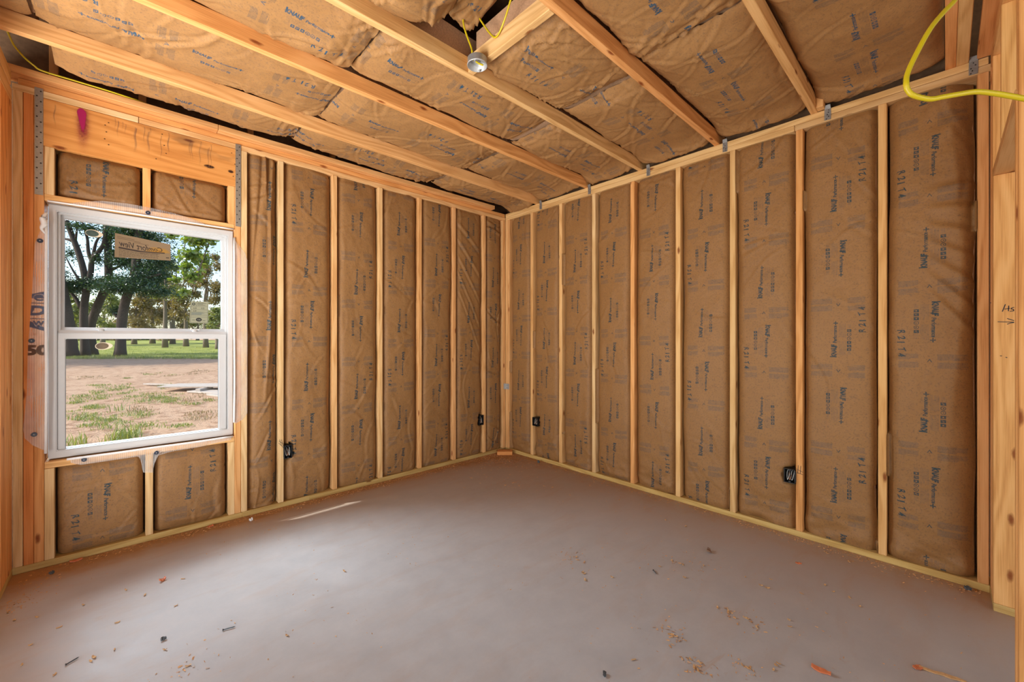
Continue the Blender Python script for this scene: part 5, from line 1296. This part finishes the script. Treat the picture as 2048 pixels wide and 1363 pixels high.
tree('forked dark oak outside, leaning stems against the sky at left of the window view', 28,
     [([(171, 716), c4(262, 1230), c4(262, 1000), c4(285, 820), c4(262, 620), c4(205, 420), c4(150, 270), c4(75, 70), c4(40, -60)], .24, .13, 0),
      ([c4(285, 840), c4(330, 660), c4(350, 500), c4(420, 400), c4(480, 300), c4(500, 120)], .18, .10, 0),
      ([c4(350, 510), c4(310, 400), c4(295, 240), c4(240, 60)], .13, .05, 0), ([c4(355, 490), c4(380, 350), c4(420, 250), c4(560, 120)], .11, .04, 0),
      ([c4(150, 280), c4(90, 265), c4(40, 255)], .12, .06, 0), ([c4(230, 1010), c4(150, 880), c4(60, 790)], .14, .05, 0), ([c4(220, 720), c4(140, 600), c4(60, 450)], .08, .03, 0), ([c4(170, 270), c4(185, 130), c4(170, 30)], .07, .03, 0)],
     [c4(180, 780) + (26, 11, 1500, 0), c4(90, 800) + (22, 14, 900, .5), c4(330, 740) + (22, 12, 1100, 0), c4(180, 110) + (34, 14, 260, 0), c4(330, 150) + (30, 16, 300, 0), c4(120, 420) + (26, 30, 200, 1), c4(420, 480) + (14, 22, 200, 0), c4(600, 200) + (20, 24, 600, 1)], M_LEAF, .066)
tree('thick leaning oak trunk outside, rising beside the forked oak', 29,
     [([(186, 714), c4(335, 1230), c4(400, 1010), c4(470, 850), c4(525, 700), c4(528, 480), c4(520, 250), c4(505, 60), c4(500, -80)], .26, .20, 0), ([c4(560, 600), c4(640, 560), c4(720, 500)], .10, .04, 0)],
     [c4(560, 720) + (18, 12, 900, -.5), c4(470, 760) + (18, 12, 700, 0)], M_LEAF, .066)
tree('stout dark oak with dense evergreen crown outside, behind the long glass sticker', 28,
     [([(240, 716), c4(668, 1240), c4(690, 1060), c4(725, 900), c4(800, 700), c4(825, 540), c4(850, 300), c4(860, 0)], .29, .22, 0), ([c4(650, 1120), c4(600, 1080), c4(570, 1040)], .13, .05, 0), ([c4(770, 760), c4(900, 700), c4(1100, 640)], .16, .06, 0), ([c4(740, 820), c4(640, 740), c4(560, 700)], .13, .05, 0)],
     [c4(640, 780) + (34, 14, 2300, -.8), c4(850, 740) + (36, 18, 2600, 0), c4(1000, 640) + (36, 22, 2600, .5), c4(760, 520) + (34, 14, 1700, .6), c4(1050, 830) + (30, 12, 1300, 0), c4(900, 250) + (60, 30, 3600, 1.0), c4(760, 150) + (30, 12, 900, 0), c4(600, 1040) + (9, 8, 260, 0), c4(1080, 480) + (30, 20, 1700, .5), c4(620, 430) + (12, 18, 500, 0)], M_LEAF, .066)
tree('dark tree trunk cut off by the left side of the window view', 27, [([(143, 716), c4(95, 1230), c4(60, 1000), c4(20, 800), c4(-40, 500)], .34, .26, 0)], [c4(-60, 650) + (26, 20, 900, 0)], M_LEAF, .066)
# nearer branch with bright leaves at upper right
nb = tree('near tree outside whose bright yellow-green leafy branches hang at the right of the window view', 11,
     [([(470, 770), (468, 600), (462, 480), (450, 380)], .14, .10, 0), ([(464, 520), (430, 455), (395, 430), (350, 420)], .05, .02, -.5), ([(430, 455), (405, 520), (385, 580)], .025, .008, -.3), ([(395, 430), (372, 480), (362, 540)], .02, .008, -.3)],
     [(392, 478, 22, 16, 330, -.4), (418, 470, 18, 18, 220, 0), (382, 510, 20, 14, 200, -.3), (372, 535, 12, 12, 90, -.3), (385, 553, 16, 12, 110, -.3), (352, 560, 8, 6, 40, -.3), (368, 584, 9, 7, 45, -.2), (345, 470, 12, 8, 60, 0), (405, 520, 16, 18, 120, .2)], M_LEAFY, .062, M_BARKG)
# the wood beyond the lawn
far = [(150, 52, 605, 40, 58, M_LEAFG), (205, 50, 622, 34, 44, M_LEAFG), (268, 58, 622, 36, 46, M_LEAFT), (305, 62, 606, 38, 54, M_LEAFT), (345, 60, 590, 38, 60, M_LEAFT), (372, 48, 585, 32, 60, M_LEAFT), (412, 44, 570, 36, 74, M_LEAFT), (436, 40, 640, 20, 26, M_LEAFG), (330, 44, 560, 40, 40, M_LEAFG)]
FL = ['yellow-green tree beyond the lawn, farthest left in the window view', 'low yellow-green tree seen between the leaning oak trunks', 'tan autumn tree beyond the lawn, just right of the stout oak', 'tan autumn tree beyond the lawn under the oak crown', 'tall tan autumn tree beyond the lawn, left of the square glass sticker', 'tan leafy tree directly behind the square glass sticker', 'tall autumn tree at right side of the window view', 'green bush-like tree at the lower right corner of upper pane', 'olive green tree whose crown fills the middle of upper pane']
for k, (u, d, v, ru, rv, m_) in enumerate(far):
    base = (u, d); vb = PY0 + 8
    st = [([(u, 688), (u + R.uniform(-3, 3), v + rv * .5), (u + R.uniform(-8, 8), v - rv * .3)], .005 * d, .05, 0)]
    for q in range(3): st.append(([(u + R.uniform(-2, 2), v + rv * .55), (u + R.uniform(-ru, ru) * .6, v + R.uniform(-.2, .3) * rv), (u + R.uniform(-ru, ru), v - R.uniform(.2, .8) * rv)], .10, .03, 0))
    bl = [(u + R.uniform(-ru, ru) * .75, v + R.uniform(-rv, rv) * .8, ru * R.uniform(.25, .5), ru * R.uniform(.15, .35), 260, R.uniform(-2, 2)) for _ in range(16)]
    tree(FL[k], d, st, bl, m_, 0.0024 * d, M_BARKG, base, 'trees beyond the lawn')
# a far belt of bare twiggy trees closes the view
for k, u in enumerate((165, 232, 285, 340, 395)):
    d = 88 + 4 * (k % 3)
    tree('pale hazy tree in far belt behind the lawn, %s' % ['seen between the forked oak stems', 'seen behind the stout oak trunk', 'right of the stout oak trunk', 'under the middle of the oak crown', 'behind the square sticker'][k], d,
         [([(u, 686), (u + 2, 660), (u - 3, 620)], .3, .06, 0), ([(u, 670), (u + 14, 650), (u + 20, 625)], .14, .04, 0), ([(u, 668), (u - 14, 648), (u - 22, 622)], .14, .04, 0)],
         [(u + R.uniform(-26, 26), R.uniform(630, 682), R.uniform(12, 22), R.uniform(7, 14), 300, R.uniform(-3, 3)) for _ in range(8)], M_LEAFT if k % 2 else M_LEAFG, .18, M_BARKG, (u, d), 'trees in the far belt')
# the tall tree out of the window's sight whose shade falls across the yard
tree('tall oak left of the window view that shades the yard', 18.7, [([(-400, 738), (-400, 480), (-410, 330)], .45, .3, 0)], [(-600, 300, 130, 55, 2600, -.6), (-470, 290, 140, 60, 2800, .8), (-340, 310, 140, 60, 2800, -.5), (-220, 315, 130, 55, 2600, .8)], M_LEAF, .19)
